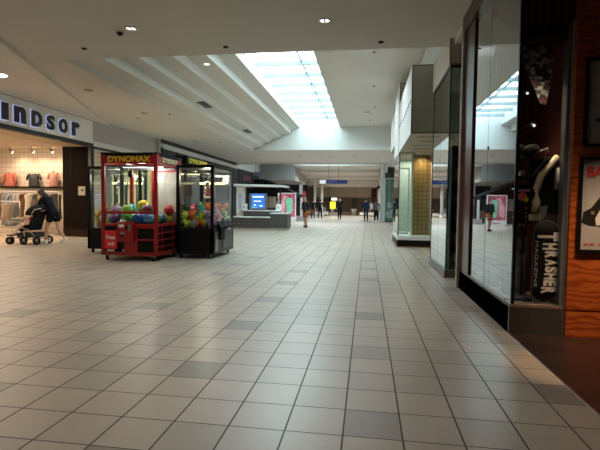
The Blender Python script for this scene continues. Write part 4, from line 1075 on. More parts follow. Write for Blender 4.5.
for i, (x, lb) in enumerate(((-6.38, 'white box shaped till left of the blue screen on the kiosk'), (-4.60, 'white box shaped till right of the blue screen on the kiosk'))):
    t = thing('till', lb, 'till', (x, 22.85, .945))
    MB().box(0, .30, 0, .2, 0, .04, .006).build('base', M['counter'], t)
    MB().box(.01, .29, .06, .14, .03, .32, .012).build('back', M['counter'], t)
    MB().box(.08, .18, .054, .06, .10, .16, .002).build('label', M['steel'], t)
# poster stand
po = thing('poster_stand', 'free standing white framed poster with a mint green figure on pink', 'poster stand', (-6.44, 33.0, 0))
MB().box(0, 1.32, -.10, .10, 0, .30, .01).build('base', M['white'], po)
mb = MB(); mb.box(0, .06, -.06, .06, .3, 2.08); mb.box(1.26, 1.32, -.06, .06, .3, 2.08); mb.box(0.06, 1.26, -.06, .06, 2.02, 2.08); mb.box(.06, 1.26, -.06, .06, .3, .34); mb.build('frame', M['white'], po)
MB().box(.06, 1.26, -.03, .03, .34, 2.02).build('print', mat('pink_print', (.55, .10, .16), .5, var=.5, scale=3), po)
MB().prism([(.62, .75), (.60, 1.3), (.55, 1.55), (.72, 1.78), (.82, 1.72), (1.0, 1.72), (1.12, 1.5), (1.05, 1.05), (1.12, .8), (.95, .7), (.9, .5), (.7, .5)], -.036, -.03, 'Y').build('mint_figure', mat('mint_print', (.22, .62, .42), .5, var=.2, scale=5), po)
MB().prism([(.10, .7), (.14, 1.3), (.3, 1.6), (.5, 1.9), (.62, 1.85), (.5, 1.5), (.52, 1.1), (.45, .6), (.2, .5)], -.035, -.03, 'Y').build('rose_figure', mat('rose_print', (.72, .38, .42), .5, var=.25, scale=5), po)
mb = MB(); mb.ball((.85, -.036, 1.82), .09, (1, .1, 1)); mb.ball((.58, -.036, 1.93), .06, (1, .1, 1)); mb.build('head_print', mat('maroon_print', (.2, .03, .05), .5), po)
MB().box(.45, .9, -.105, -.10, .12, .18).build('small_print', M['redink'], po)
# dark tent roof kiosk behind
te = thing('tent_kiosk', 'kiosk with a dark pointed tent roof behind the poster stand', 'kiosk', (-7.9, 37.6, 0))
s_ = 37.4 / 31
MB().prism([(-1.5, 1.98), (-1.1, 3.22), (-.3, 3.22), (2.45, 2.05), (2.45, 1.88), (-1.5, 1.88)], -1.6, 1.6, 'Y').build('roof', M['blackmatt'], te)
for x in (-1.4, 2.2):
    for y in (-1.4, 1.4): MB().box(x - .05, x + .05, y - .05, y + .05, 0, 1.9).build('post', M['darkgrey'], te)
MB().box(-1.3, 1.9, -1.2, 1.2, 0, .95, .01).build('counter', mat('tent_counter', (.1, .08, .07), .5), te)
rb_ = thing('banner', 'narrow red and white banner hanging right of the tent roof', 'banner', (-5.76, 40.5, 1.5))
MB().tube([(-.22, .015, -1.5), (-.22, .015, 1.56)], .025).build('pole', M['steel'], rb_); MB().lathe([(.2, -1.5), (.2, -1.46), (.03, -1.44)], (-.22, .015, 0)).build('base', M['darkgrey'], rb_)
MB().box(-.22, .05, 0, .03, 0, 1.5).build('cloth', mat('pale_banner', (.6, .48, .46), .7), rb_)
MB().box(.05, .35, 0, .03, -.2, .9).build('red_strip', mat('red_banner', (.5, .05, .06), .7), rb_)
MB().tube([(-.24, .015, 1.52), (.37, .015, 1.52)], .02).build('rod', M['steel'], rb_)
wp = thing('white_pillar_display', 'thin white display pillar right of the poster stand', 'pillar', (-4.95, 34.6, 0))
MB().box(-.08, .08, -.08, .08, .35, 1.75, .01).build('shaft', M['white'], wp); MB().box(-.25, .25, -.2, .2, 0, .35, .01).build('base', M['greyfascia'], wp)

# left side fronts beyond
struct('wall_left_dark', MB().box(-9.9, -9.52, 20.45, 40.4, 0, 3.86), M['darkgrey'])
mb = MB()
for y in (22, 25, 28, 30.5, 33.2, 37.4): mb.box(-9.53, -9.49, y, y + .08, 0, 3.8)
struct('trim_4', mb, M['black'])
ls = thing('shop_sign', 'small dull red lettered sign on the dark left storefront', 'shop sign', (-9.5, 34.3, 3.0))
MB().box(-.02, .03, -.1, 2.4, 0, .5, .01).build('board', mat('sign_board_dark', (.09, .06, .065), .6), ls)
mb = MB()
for k in range(5):
    y0 = .25 + .4 * k; mb.box(.03, .05, y0, y0 + .07, .12, .40); mb.box(.03, .05, y0 + .07, y0 + .25, .12 + .1 * (k % 2), .19 + .1 * (k % 2)); mb.box(.03, .05, y0 + .07, y0 + .25, .32, .40)
mb.build('lettering', mat('dull_red', (.35, .05, .06), .5), ls)
struct('wall_grey_box', MB().prism([(-9.9, 3.38), (-6.41, 3.38), (-6.41, 6.05), (-9.9, 6.05)], 39.93, 50.5, 'Y'), mat('box_grey', (.36, .35, .34), .8, var=.03))
struct('wall_beige_panels', MB().box(-9.9, -8.5, 41.9, 42.1, 0, 3.4), M['beige2'])
struct('wall_left_return', MB().box(-9.9, -6.5, 50.0, 50.2, 0, 3.4), M['darkgrey'])
struct('trim_5', MB().box(-9.12, -9.06, 41.87, 41.9, 0, 3.38), M['brownwall'])
# blue hanging sign
bs = thing('hanging_sign', 'long blue directory sign hung on cables from the ceiling', 'sign', (-3.13, 35.0, 2.86))
MB().box(0, 1.62, -.08, .08, 0, .29, .01).build('blue_panel', mat('sign_blue', (.015, .04, .22), .4), bs)
MB().prism([(-.02, -.08), (-.02, .08), (-.5, .32), (-.52, .26)], .02, .27, 'Z').build('white_panel', emis('white_panel_glow', (.8, .85, .9), .5), bs)  # faint glow added so the angled panel reads white
mb = MB(); mb.box(.12, .85, -.085, -.08, .14, .18); mb.box(.2, .6, -.085, -.08, .09, .115); mb.build('faint_lettering', mat('sign_letter', (.15, .22, .4), .5), bs)
for x in (.2, .95): MB().tube([(x, 0, .29), (x, 0, 2.63)], .012, 6).build('cable', M['darkgrey'], bs)
sb = thing('hanging_sign', 'small pale blue sign hung on two cables behind the white canopy', 'sign', (-8.2, 33.8, 3.35))
MB().box(-.3, .3, -.04, .04, 0, .3, .01).build('panel', mat('pale_blue_panel', (.22, .28, .42), .5), sb)
for x in (-.15, .1): MB().tube([(x, 0, .3), (x, 0, 2.14)], .012, 6).build('cable', M['darkgrey'], sb)
# two white columns
for i, (x, y) in enumerate(((-5.62, 49.5), (-4.86, 49.5))):
    t = thing('column', ['left one of two slim white columns at the far end', 'right one of two slim white columns at the far end'][i], 'column', (x, y, 0))
    MB().lathe([(.15, .25), (.15, 4.0)], n=20).build('shaft', M['white'], t); MB().lathe([(.22, 0), (.22, .2), (.16, .25)], n=20).build('base', M['white'], t)
# end facade
struct('wall_end_fascia', MB().box(-6.2, .35, 55.2, 56, 2.15, 3.4), M['beige2'])
mb = MB()
for x in (-4.6, -3.0, -1.4): mb.box(x, x + .04, 55.17, 55.2, 2.2, 3.3)
struct('trim_6', mb, M['brownwall'])
struct('wall_end_low', MB().box(-6.2, .35, 55.0, 55.2, 0, .42), mat('low_wall_brown', (.30, .22, .17), .6))
struct('door_1', MB().box(.5, 1.0, 55.5, 56, 0, 3.2), mat('door_brown', (.10, .05, .04), .6))
struct('wall_end_right', MB().box(.35, .5, 55.3, 56, 0, 3.4), M['beige2'])
plt = thing('potted_tree', 'dark leafy tree in a white pot before the far end shop', 'plant', (-1.52, 54.2, 0))
MB().lathe([(.22, 0), (.36, .75), (.38, .78), (.30, .78)], n=20).build('pot', M['white'], plt)
MB().tube([(0, 0, .7), (0, 0, 1.2)], .04).build('trunk', M['brownwall'], plt)
mb = MB(); rnd = random.Random(11)
for k in range(260):
    a = rnd.uniform(0, 6.28); h_ = rnd.random(); r_ = .42 * (1 - h_ * .75) * math.sqrt(rnd.random()); p = (r_ * math.cos(a), r_ * math.sin(a), .9 + h_ * 1.1)
    mb.ball(p, .06, (1, .35, .5), 1, Matrix.Rotation(rnd.uniform(0, 6), 3, 'Z') @ Matrix.Rotation(rnd.uniform(0, 3), 3, 'X'))
mb.build('foliage', mat('dark_leaves', (.015, .035, .018), .6, var=.5, scale=12), plt)
ys_ = thing('lit_menu_board', 'yellow and white lit board behind the man in black at the far end', 'sign', (-3.95, 54.0, 0))
MB().box(-.45, .5, -.1, .1, .35, 2.1, .02).build('case', M['darkgrey'], ys_)
b_ = MB().box(-.36, .30, -.12, -.1, .75, 1.6).build('yellow_panel', emis('yellow_panel_light', (.9, .72, .05), .9), ys_)
MB().box(-.2, .45, -.125, -.1, 1.75, 2.05).build('white_header', emis('white_header_light', (.95, .95, .9), 1.0), ys_)
MB().box(-.25, .1, -.125, -.12, .45, .68).build('white_panel', M['white'], ys_)
MB().box(-.5, .55, -.15, .15, 0, .35).build('foot', M['greyfascia'], ys_)
for i, (x, lb) in enumerate(((-5.3, 'low white bench block at the far end, below the white columns'), (.1, 'low white bench block at the far end beside the brown door'))):
    t = thing('bench', lb, 'bench', (x, 52.5, 0)); MB().box(-.9, .9, -.3, .3, .08, .42, .02).build('seat', M['white'], t); MB().box(-.8, .8, -.24, .24, 0, .08).build('foot', M['darkgrey'], t)

# ------------------------------------------------------------------ people
def skin_mesh(chains, rad, sub=1):
    """chains: list of joint name/pos chains sharing joints by name"""
    names = {}; vs = []; rs = []; es = []
    for ch in chains:
        prev = None
        for nm, p, r in ch:
            if nm not in names: names[nm] = len(vs); vs.append(p); rs.append(r)
            if prev is not None: es.append((prev, names[nm]))
            prev = names[nm]
    me = bpy.data.meshes.new('sk'); me.from_pydata(vs, es, [])
    o = bpy.data.objects.new('sk', me); C.objects.link(o)
    md = o.modifiers.new('s', 'SKIN'); md.branch_smoothing = .6; md.use_smooth_shade = True
    sv = me.skin_vertices[0].data
    for i, r in enumerate(rs): sv[i].radius = (r, r) if isinstance(r, (int, float)) else r
    for v in sv: v.use_root = False
    sv[0].use_root = True
    o.modifiers.new('b', 'SUBSURF').levels = sub
    dg = bpy.context.evaluated_depsgraph_get()
    out = bpy.data.meshes.new_from_object(o.evaluated_get(dg))
    bpy.data.objects.remove(o); bpy.data.meshes.remove(me)
    return out
V3 = lambda p: Vector(p)
def make_person(name, label, loc, rz, J, top, bottom, shoes, hair, longhair=False, sleeve='wrist', leg='ankle', skin='skin', height=1.72, hood=None, cat='person', k=1.0):
    """J overrides joints; figure faces local +Y"""
    D = dict(pelvis=(0, 0, .95), waist=(0, 0, 1.08), chest=(0, 0, 1.28), neck=(0, 0, 1.46), head=(0, .015, 1.60),
             shL=(-.18, 0, 1.41), elL=(-.23, -.02, 1.14), wrL=(-.23, .06, .91), shR=(.18, 0, 1.41), elR=(.23, -.02, 1.14), wrR=(.23, .06, .91),
             hipL=(-.09, 0, .90), knL=(-.10, .02, .50), anL=(-.10, -.01, .09), hipR=(.09, 0, .90), knR=(.10, .02, .50), anR=(.10, -.01, .09), face=(0, 1, 0), footL=None, footR=None)
    D.update(J); J = {a: (Vector(b) if b is not None else None) for a, b in D.items()}
    t = thing(name, label, cat, loc, rz); t.scale = (k * height / 1.72,) * 3
    J['uc'] = J['chest'].lerp(J['neck'], .5)
    fw = J['face'].normalized()
    def toe(s): 
        a = J['an' + s]; f_ = J['foot' + s]
        return a + (f_ if f_ is not None else Vector((0, .15, -.055)))
    def n(nm, r, p=None): return (nm, tuple(p if p is not None else J[nm]), r)
    chains = [[n('pelvis', .13), n('waist', .115), n('chest', .14), n('uc', .105, J['chest'].lerp(J['neck'], .5)), n('neck', .055), n('head0', .055, J['neck'] + (J['head'] - J['neck']) * .6)]]
    for s in 'LR':
        e_, w2 = J['el' + s], J['wr' + s]; d = (w2 - e_).normalized()
        chains.append([n('uc', .105), n('sh' + s, .062), n('el' + s, .043), n('wr' + s, .028), n('pm' + s, (.036), w2 + d * .05), n('pk' + s, .030, w2 + d * .085)])
        chains.append([n('pelvis', .13), n('hip' + s, .095), n('kn' + s, .056), n('cf' + s, .052, J['kn' + s].lerp(J['an' + s], .35)), n('an' + s, .038), n('toe' + s, .030, toe(s))])
    me = skin_mesh(chains, None)
    mb = MB(); mb.addmesh(me); bpy.data.meshes.remove(me)
    # head with nose, ears, brow
    hd = J['head']; up = (hd - J['neck']).normalized(); side = fw.cross(up).normalized(); fwd = up.cross(side).normalized()
    Rm = Matrix((side, fwd, up)).transposed()
    mb.ball(hd, .098, (.80, .98, 1.18), 3, Rm)
    mb.ball(hd + fwd * .02 - up * .055, .062, (.85, 1.05, .9), 2, Rm)
    mb.ball(hd + fwd * .102 - up * .012, .016, (.8, 1, 1.5), 1, Rm)
    for q in (-1, 1): mb.ball(hd + side * q * .078 - up * .005 - fwd * .005, .022, (.4, .8, 1.3), 1, Rm)
    mb.ball(hd + fwd * .092 - up * .05, .014, (1.6, .5, .5), 1, Rm)
    # fingers
    for s in 'LR':
        e_, w2 = J['el' + s], J['wr' + s]; d = (w2 - e_).normalized(); across = d.cross(Vector((1, 0, 0)))
        if across.length < .1: across = d.cross(Vector((0, 1, 0)))
        across.normalize(); palm = across.cross(d).normalized() * (1 if s == 'L' else -1)
        b0 = w2 + d * .085
        for i, ln in enumerate((.062, .074, .070, .055)):
            o_ = across * (-.024 + .016 * i)
            mb.tube([b0 + o_ - d * .01, b0 + o_ + d * ln * .5 + palm * .006, b0 + o_ + d * ln * .85 + palm * .024], .0085, 6, .0065)
        mb.tube([w2 + d * .035 - across * .02, w2 + d * .06 - across * .048 + palm * .012, w2 + d * .095 - across * .055 + palm * .02], .0105, 6, .008)
    body = mb.build('body', M[skin], t)
    mb = MB()
    for q in (-1, 1): mb.ball(hd + side * q * .032 + fwd * .089 + up * .012, .0075, sub=1)
    mb.build('eye', M['blackmatt'], t)
    # hair
    mb = MB(); mb.ball(hd - fwd * .018 + up * .026, .106, (.86, .98, 1.10), 3, Rm)
    if longhair:
        mb.ball(hd - fwd * .06 - up * .09, .09, (1, .7, 1.6), 2, Rm)
        mb.ball(hd - fwd * .03 - up * .05 + side * .07, .05, (.6, .8, 2), 2, Rm); mb.ball(hd - fwd * .03 - up * .05 - side * .07, .05, (.6, .8, 2), 2, Rm)
    # trim the hair off the face
    bmesh.ops.delete(mb.bm, geom=[v for v in mb.bm.verts if (v.co - hd).dot(fwd) > .045 and (v.co - hd).dot(up) < .06], context='VERTS')
    mb.build('hair', hair, t)
    # top
    ch = [[n('hipc', .165, J['pelvis'] - (J['waist'] - J['pelvis']) * .75), n('hipd', .165, J['pelvis'] + (J['waist'] - J['pelvis']) * .1), n('waist', .145), n('chest', .168), n('uc', .130, J['chest'].lerp(J['neck'], .5)), n('nk', .078, J['chest'].lerp(J['neck'], .92)), n('nt', .070, J['neck'] + (J['head'] - J['neck']) * .12)]]
    for s in 'LR':
        c_ = [n('uc', .130), n('sh' + s, .084), n('el' + s, .062)]
        if sleeve == 'wrist': c_.append(n('wq' + s, .046, J['el' + s].lerp(J['wr' + s], .92)))
        elif sleeve == 'short': c_ = c_[:2] + [n('eq' + s, .066, J['sh' + s].lerp(J['el' + s], .6))]
        ch.append(c_)
    me = skin_mesh(ch, None); mb = MB(); mb.addmesh(me); bpy.data.meshes.remove(me); mb.build('top', top, t)
    if hood:
        MB().torus(J['neck'] - fwd * .02 - up * .01, .085, .04, 'Z').build('hood', hood, t)
    ch = [[n('waist2', .135, J['waist'] + (J['waist'] - J['pelvis']) * .2), n('pelvis', .155)]]
    for s in 'LR':
        c_ = [n('pelvis', .155), n('hip' + s, .114)]
        if leg == 'knee': c_.append(n('kq' + s, .098, J['hip' + s].lerp(J['kn' + s], .92)))
        elif leg == 'thigh': c_.append(n('kq' + s, .105, J['hip' + s].lerp(J['kn' + s], .62)))
        else: c_ += [n('kn' + s, .078), n('aq' + s, .060, J['kn' + s].lerp(J['an' + s], .92))]
        ch.append(c_)
    me = skin_mesh(ch, None); mb = MB(); mb.addmesh(me); bpy.data.meshes.remove(me); mb.build('bottoms', bottom, t)
    for s in 'LR':
        a = J['an' + s]; to = toe(s); d = (to - a); d2 = Vector((d.x, d.y, d.z + .055)).normalized()
        u = Vector((0, 0, 1)) if abs(d2.z) < .9 else Vector((0, 1, 0)); sd = d2.cross(u).normalized(); uu = sd.cross(d2)
        Q = Matrix((sd, d2, uu)).transposed()
        mb = MB(); mb.ball(a + d * .45 - uu * .02, .14, (.36, 1.0, .36), 2, Q); mb.ball(a - uu * .015, .055, (.9, 1.1, 1.1), 2, Q)
        for v in mb.bm.verts:
            h0 = (v.co - a).dot(uu)
            if h0 < -.075: v.co += uu * (-.075 - h0)
        mb.build('shoe', shoes, t)
    return t

cl_ = lambda nm, c: mat(nm, c, .85, var=.15, scale=12, bump=.15, spec=.12)
# woman pushing the stroller, facing -X
make_person('person', 'woman in dark top and dark shorts leaning forward as she pushes a stroller', (-9.28, 12.5, 0), PI / 2,
    dict(pelvis=(0, 0, .92), waist=(0, .09, 1.05), chest=(0, .20, 1.25), neck=(0, .30, 1.40), head=(0, .39, 1.50), face=(0, 1, -.75),
         shL=(-.18, .24, 1.36), elL=(-.21, .32, 1.10), wrL=(-.17, .50, 1.06), shR=(.18, .24, 1.36), elR=(.21, .32, 1.10), wrR=(.17, .50, 1.06),
         hipL=(-.09, 0, .88), knL=(-.09, .17, .50), anL=(-.09, .20, .085), hipR=(.09, -.02, .88), knR=(.10, -.08, .49), anR=(.10, -.30, .16), footR=(0, .11, -.10)),
    cl_('dark_navy_top', (.008, .009, .016)), cl_('dark_shorts', (.007, .007, .008)), M['sneaker'], M['hair'], True, 'wrist', 'thigh')
# man in shorts
make_person('person', 'man in black jacket and rust coloured shorts walking in the gallery', (-3.34, 25.0, 0), 2.6,
    dict(knL=(-.10, .05, .50), anL=(-.10, .02, .085), hipR=(.09, -.02, .90), knR=(.10, -.02, .50), anR=(.11, -.14, .10), wrR=(.16, .16, .98), wrL=(-.26, .02, .92), face=(0, 1, -.2)),
    cl_('black_jacket', (.022, .022, .027)), cl_('rust_shorts', (.34, .10, .045)), M['blackmatt'], M['hair'], False, 'wrist', 'knee', height=1.70)
tag(MB().prism([(-.17, 0), (.17, 0), (.15, .26), (-.15, .26)], -.06, .06, 'Y').tube([(-.08, 0, .25), (-.05, 0, .36), (.05, 0, .36), (.08, 0, .25)], .01, 6).build('handbag', cl_('rust_brown_bag', (.16, .06, .04)), loc=(-3.06, 25.05, .72)), 'rust brown bag held beside the man in shorts', 'bag')
pw = cl_('black_coat', (.012, .012, .014)); pb = cl_('black_trousers', (.010, .010, .012))
make_person('person', 'person in black walking at the left of the far pair', (-4.78, 40.8, 0), .3, dict(knL=(-.1, .1, .5), anL=(-.1, .14, .085), anR=(.1, -.18, .11)), pw, pb, M['blackmatt'], M['hair'], False, height=1.74)
make_person('person', 'person in black with a grey bag walking at the right of the far pair', (-4.18, 41.2, 0), -.2, dict(knR=(.1, .1, .5), anR=(.1, .14, .085), anL=(-.1, -.18, .11), elR=(.3, .0, 1.16), wrR=(.27, .1, .96)), pw, pb, M['blackmatt'], M['hair'], False, height=1.74)
tag(MB().box(-.12, .12, -.06, .06, 0, .34, .03).tube([(-.05, 0, .33), (0, 0, .55), (.05, 0, .33)], .012, 6).build('shoulder_bag', cl_('grey_bag', (.25, .24, .25)), loc=(-3.80, 41.2, .66)), 'grey bag carried by the right one of the far pair', 'bag')
make_person('person', 'person all in black with one arm raised to the head', (-2.32, 39.4, 0), 3.3, dict(elL=(-.36, .05, 1.47), wrL=(-.14, .10, 1.58), anR=(.06, -.1, .10), anL=(-.07, .05, .085)), pw, pb, M['blackmatt'], M['hair'], False, height=1.78)
make_person('person', 'person in dark navy puffer jacket and jeans walking away at right', (-.06, 35.8, 0), .1, dict(anL=(-.12, -.1, .10), anR=(.12, .12, .085), elL=(-.30, 0, 1.14), elR=(.28, 0, 1.14)), cl_('navy_puffer', (.012, .028, .065)), cl_('dark_jeans', (.03, .035, .045)), M['blackmatt'], M['hair'], False, height=1.78, k=1.02)
make_person('person', 'person in grey hooded sweater and black trousers walking away at right', (.70, 34.3, 0), .15, dict(anL=(-.10, .12, .085), anR=(.10, -.1, .10)), cl_('grey_hoodie', (.12, .115, .12)), pb, M['sneaker'], M['hair'], True, height=1.70, hood=cl_('grey_hood', (.13, .12, .13)))
tag(MB().box(-.10, .10, -.08, .08, 0, .42, .03).tube([(-.05, 0, .41), (0, 0, .52), (.05, 0, .41)], .012, 6).build('shopping_bag', M['white'], loc=(.33, 34.6, .95)), 'white bag held between the two people walking away', 'bag')

# stroller, heading -X. local x forward = world -X
so = thing('stroller', 'black stroller with canopy and snack tray pushed by the woman', 'stroller', (-10.0, 12.30, 0), PI)
blk = cl_('stroller_fabric', (.012, .013, .016)); fr = M['darkgrey']
def wheel(x, y, r):
    w2 = MB().torus((x, y, r), r - .028, .028, 'Y', 22, 8).build('wheel', M['blackmatt'], so)
    mb = MB(); mb.lathe([(.03, -.02), (.03, .02)], (x, y, r), 10, 'Y')
    for q in range(6):
        a = PI * q / 3; mb.tube([(x, y, r), (x + (r - .03) * math.cos(a), y, r + (r - .03) * math.sin(a))], .009, 5)
    mb.build('spokes', M['steel'], w2)
for y in (-.27, .27):
    wheel(.34, y - .035, .115); wheel(.34, y + .035, .115); wheel(-.52, y, .125)
for y in (-.27, .27): wheel(-.10, y, .12)
mb = MB()
for y in (-.22, .22):
    mb.tube([(.34, y, .14), (.22, y, .34), (-.15, y, .62), (-.42, y, 1.02), (-.62, y, 1.06)], .015)
    mb.tube([(-.52, y, .14), (-.25, y, .42), (.10, y, .52)], .015); mb.tube([(-.52, y, .14), (.30, y, .20)], .012); mb.tube([(-.1, y, .14), (-.08, y, .35)], .014)
mb.tube([(-.62, -.22, 1.06), (-.62, .22, 1.06)], .02); mb.build('frame', M['steel'], so)
MB().tube([(-.62, -.2, 1.06), (-.62, .2, 1.06)], .026).build('handle_grip', M['blackmatt'], so)
mb = MB(); mb.prism([(-.32, .42), (.12, .40), (.14, .46), (-.20, .50), (-.42, .98), (-.49, .96)], -.20, .20, 'Y'); mb.build('seat', blk, so)
# hooded canopy: quarter shell
bm = MB(); rings = []
for i in range(9):
    a = PI * (.15 + .62 * i / 8); ring = []
    for k_ in range(9):
        b2 = PI * k_ / 8; ring.append(bm.bm.verts.new((-.38 + .28 * math.cos(a) * (1) , .22 * math.cos(b2), .86 + .32 * math.sin(a) * math.sin(b2) ** .6)))
    rings.append(ring)
for i in range(8):
    for k_ in range(8): bm.bm.faces.new((rings[i][k_], rings[i][k_ + 1], rings[i + 1][k_ + 1], rings[i + 1][k_])).smooth = True
cano = bm.build('canopy', blk, so); md = cano.modifiers.new('t', 'SOLIDIFY'); md.thickness = .015
MB().box(-.02, .36, -.20, .20, .74, .765, .01).build('tray', mat('pale_tray', (.5, .5, .48), .5), so)
mb = MB(); rnd = random.Random(2)
for k_ in range(12): mb.ball((rnd.uniform(.02, .24), rnd.uniform(-.12, .12), .785), .025, sub=1)
sn = mb.build('snack_heap', mat('snack_yellow', (.6, .42, .15), .8), so); sn['kind'] = 'stuff'
mb = MB(); mb.prism([(-.40, .20), (.16, .18), (.20, .34), (-.44, .36)], -.19, .19, 'Y'); mb.build('basket', cl_('basket_mesh', (.05, .05, .055)), so)
MB().box(.30, .52, -.2, .2, .24, .27, .01).build('foot_rest', M['blackmatt'], so)
# child seated, legs dangling forward (facing -X)
make_person('person', 'small child in dark shorts sitting in the stroller with legs hanging down', (-9.86, 12.30, .0), PI / 2,
    dict(pelvis=(0, 0, .90), waist=(0, -.04, 1.03), chest=(0, -.10, 1.22), neck=(0, -.12, 1.38), head=(0, -.10, 1.52),
         shL=(-.17, -.10, 1.33), elL=(-.21, .05, 1.16), wrL=(-.12, .25, 1.22), shR=(.17, -.10, 1.33), elR=(.21, .05, 1.16), wrR=(.12, .25, 1.22),
         hipL=(-.09, .03, .88), knL=(-.12, .40, .90), anL=(-.11, .50, .52), hipR=(.09, .03, .88), knR=(.13, .40, .88), anR=(.16, .66, .56), footL=(0, .13, -.05), footR=(0, .14, -.02)),
    cl_('crimson_shirt', (.28, .02, .04)), cl_('child_shorts', (.02, .02, .025)), M['sneaker'], M['hair'], False, 'short', 'knee', skin='skin2', height=1.02)
bk = MB().prism([(-.18, 0), (.18, 0), (.12, .12), (-.10, .13)], -.15, .15, 'Y').build('blanket', cl_('pink_blanket', (.55, .32, .34)), loc=(-9.62, 12.30, .98)); tag(bk, 'pale pink blanket tucked under the stroller canopy', 'blanket')

# ------------------------------------------------------------------ ceiling fixtures
def downlight(x, y, z, label, r=.10, on=True, name='downlight', group=None, energy=0, tilt=None):
    t = thing(name, label, 'ceiling light', (x, y, z), 0, group)
    MB().lathe([(r, 0), (r * 1.05, -.012), (r * .85, -.02), (r * .8, -.006), (r * .8, 0)], n=24).build('trim_ring', M['white'], t)
    MB().lathe([(r * .8, -.004), (r * .8, -.001)], n=24).build('diffuser', M['lampcool'] if on else M['ceil'], t)
    MB().box(-.012, .012, -r * .7, r * .7, -.016, -.006).build('bridge', M['white'], t)
    return t
downlight(-.73, 7.46, ZL, 'round ceiling light above the middle of the near walkway')
downlight(-4.03, 7.43, ZL, 'round ceiling light beside the black dome at upper left')
t = thing('dome_camera', 'small black dome on the ceiling beside a round light, upper left', 'camera', (-4.32, 7.58, ZL))
MB().lathe([(.075, 0), (.078, -.012), (.06, -.016)], n=20).build('base_ring', M['ceil'], t); MB().lathe([(.055, -.01), (.05, -.04), (.03, -.06), (.005, -.066)], n=20).build('dome', M['black'], t)
t = thing('soffit_lamp', 'bright round lamp on the lower left ceiling at the frame edge', 'ceiling light', (-8.36, 9.46, ZL - .076))
MB().lathe([(.20, 0), (.20, -.03), (.17, -.035)], n=28).build('trim_ring', M['white'], t); MB().lathe([(.17, -.036), (.16, -.045), (.05, -.05)], n=28).build('diffuser', M['lamp'], t)
dots = [(-5.47, 8.3, ZL, 'black', 'small dark ceiling sensor at the left start of the stepped ceiling'), (.19, 8.55, ZL, 'black', 'small dark ceiling sensor right of the skylight, on the near ceiling edge'),
        (-2.7, 8.5, ZL, 'black', 'small dark ceiling sensor on the near ceiling just before the skylight'), (-8.06, 15.32, ZL, 'grey', 'tiny ceiling sensor above the red claw machine'),
        (-7.4, 11.39, ZL, 'pale', 'faint round ceiling plate above the store sign'), (-7.40, 14.5, ZL, 'pale', 'faint round ceiling plate right of the tiny sensor above the claw machines'),
        (-8.2, 21.23, ZL, 'pale', 'round ceiling plate over the pale band behind the claw machines'), (-7.1, 21.6, ZL, 'grey', 'tiny sensor right of the ceiling plate behind the claw machines'), (-6.6, 14.7, ZL, 'grey', 'tiny sensor at the foot of the ceiling steps, above the black claw machine'),
        (.11, 12.96, ZH, 'grey', 'nearest small sensor on the high ceiling right of the skylight'), (.16, 16.61, ZH, 'grey', 'second small sensor on the high ceiling right of the skylight'), (.26, 20.15, ZH, 'grey', 'third small sensor on the high ceiling right of the skylight'), (-.04, 21.2, ZH, 'pale', 'pale round plate on the high ceiling right of the skylight'), (.06, 23.2, ZH, 'grey', 'farthest small sensor on the high ceiling right of the skylight'),
        (-4.16, 28.18, ZL, 'pale', 'round plate on the ceiling beyond the white bulkhead, left of middle'), (-2.35, 28.8, ZL, 'pale', 'round plate on the ceiling beyond the white bulkhead, in the middle'), (-.78, 28.23, ZL, 'pale', 'round plate on the ceiling beyond the white bulkhead, at right'), (-6.67, 27.55, ZL, 'pale', 'round plate on the ceiling beyond the white bulkhead, far left')]
mm = {'black': M['black'], 'grey': mat('sensor_grey', (.12, .12, .12), .6), 'pale': mat('plate_pale', (.36, .34, .31), .7)}
for x, y, z, c, lb in dots:
    r = .12 if c == 'pale' else .05
    o = MB().lathe([(r, 0), (r, -.014), (r * .8, -.022), (r * .3, -.026)], n=18).build('ceiling_plate' if c == 'pale' else 'ceiling_sensor', mm[c], loc=(x, y, z)); tag(o, lb, 'ceiling plate' if c == 'pale' else 'sensor')
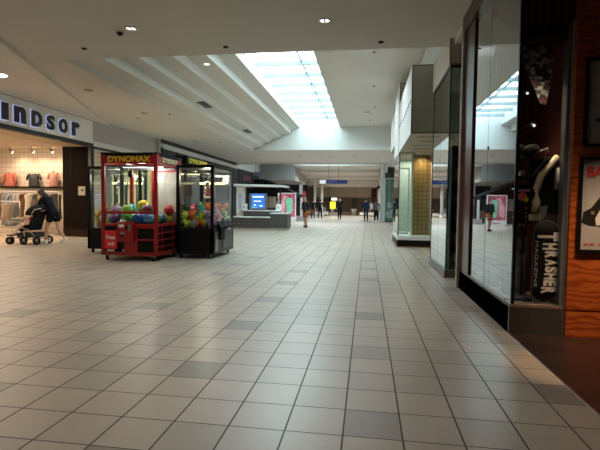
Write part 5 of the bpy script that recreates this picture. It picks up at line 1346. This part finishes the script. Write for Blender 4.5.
# vents set in the ceiling steps
for (x, y, z, lb) in ((-5.53, 15.1, 4.635, 'dark air grille in the ceiling steps nearest the camera'), (-5.55, 20.8, 4.635, 'dark air grille in the ceiling steps farther away')):
    t = thing('air_vent', lb, 'vent', (x, y, z))
    MB().box(-.13, .13, -.42, .42, -.03, -.004, .004).build('frame', M['darkgrey'], t)
    mb = MB()
    for k_ in range(7): mb.box(-.11, .11, -.36 + .11 * k_, -.34 + .11 * k_, -.036, -.028)
    mb.build('louvre', M['steel'], t)
o = thing('downlight', 'round ceiling light on the first ceiling step left of the skylight', 'ceiling light', (-4.45, 12.3, 5.128)); MB().lathe([(.10, 0), (.10, -.015), (.085, -.02)], n=20).build('trim_ring', M['white'], o); MB().lathe([(.08, -.018), (.08, -.022)], n=20).build('diffuser', M['lampcool'], o)

# ------------------------------------------------------------------ light
PW = [1.0]
# ceiling lamps of the near gallery (beyond the frame, over and behind the camera); mid, high, far: added fill, mostly without fixtures
def lamps(xs, ys, z, power, col, lab, sz=2.6, skip=()):
    k_ = 0
    for y in ys:
        for x in xs:
            if (x, y) in skip: continue
            spot('gallery_lamp_and_fill', (x, y, z - .05), power, col, (0, 0, 0), sz, .9, .35); k_ += 1
lamps((-.73, -4.03), (7.46, 3.5, -.5), ZL, 75, (1, .89, .76), 'near')
lamps((-8.2,), (9.46, 6.0, 13.0), ZL - .08, 110, (1, .86, .68), 'left')
spot('entrance_lamp_and_fill', (1.50, 3.95, 3.40), 130, (1, .60, .30), (.0, -.04, 0), .34, .8, .05)
spot('entrance_lamp_and_fill', (2.5, 3.7, 3.40), 300, (1, .66, .38), (.34, .05, 0), .60, .9, .05)
spot('entrance_lamp_and_fill', (1.85, 4.0, 3.40), 38, (1, .80, .6), (.33, 0, 0), .50, .9, .05)  # unseen spot added to brighten the window display
lamps((-6.67, -4.16, -2.35, -.78), (28.2, 31.0), ZL, 230, (.82, .92, 1), 'mid')  # cool spots added at the ceiling plates to brighten the far floor
lamps((.1,), (12.96, 16.6, 20.1, 23.2), 5.45, 120, (.84, .93, 1), 'high')  # added under sensors that are no light fixtures
lamps((-4.45,), (12.3, 16.5, 20.5), 5.1, 110, (.84, .93, 1), 'high')
lamps((-5.0, -1.5), (42, 46), 4.3, 400, (.86, .94, 1), 'far')  # added fill for the far gallery floor
lamps((-3.2, -.8), (50.5,), 3.3, 260, (1, .92, .80), 'far')
area('skylight_portal', (-2.66, 17.0, 6.2), 2.2, 16.1, 1, (1, 1, 1), portal=True)
area('skylight_portal', (-3.45, 36.5, 6.2), 4.1, 5.8, 1, (1, 1, 1), portal=True)
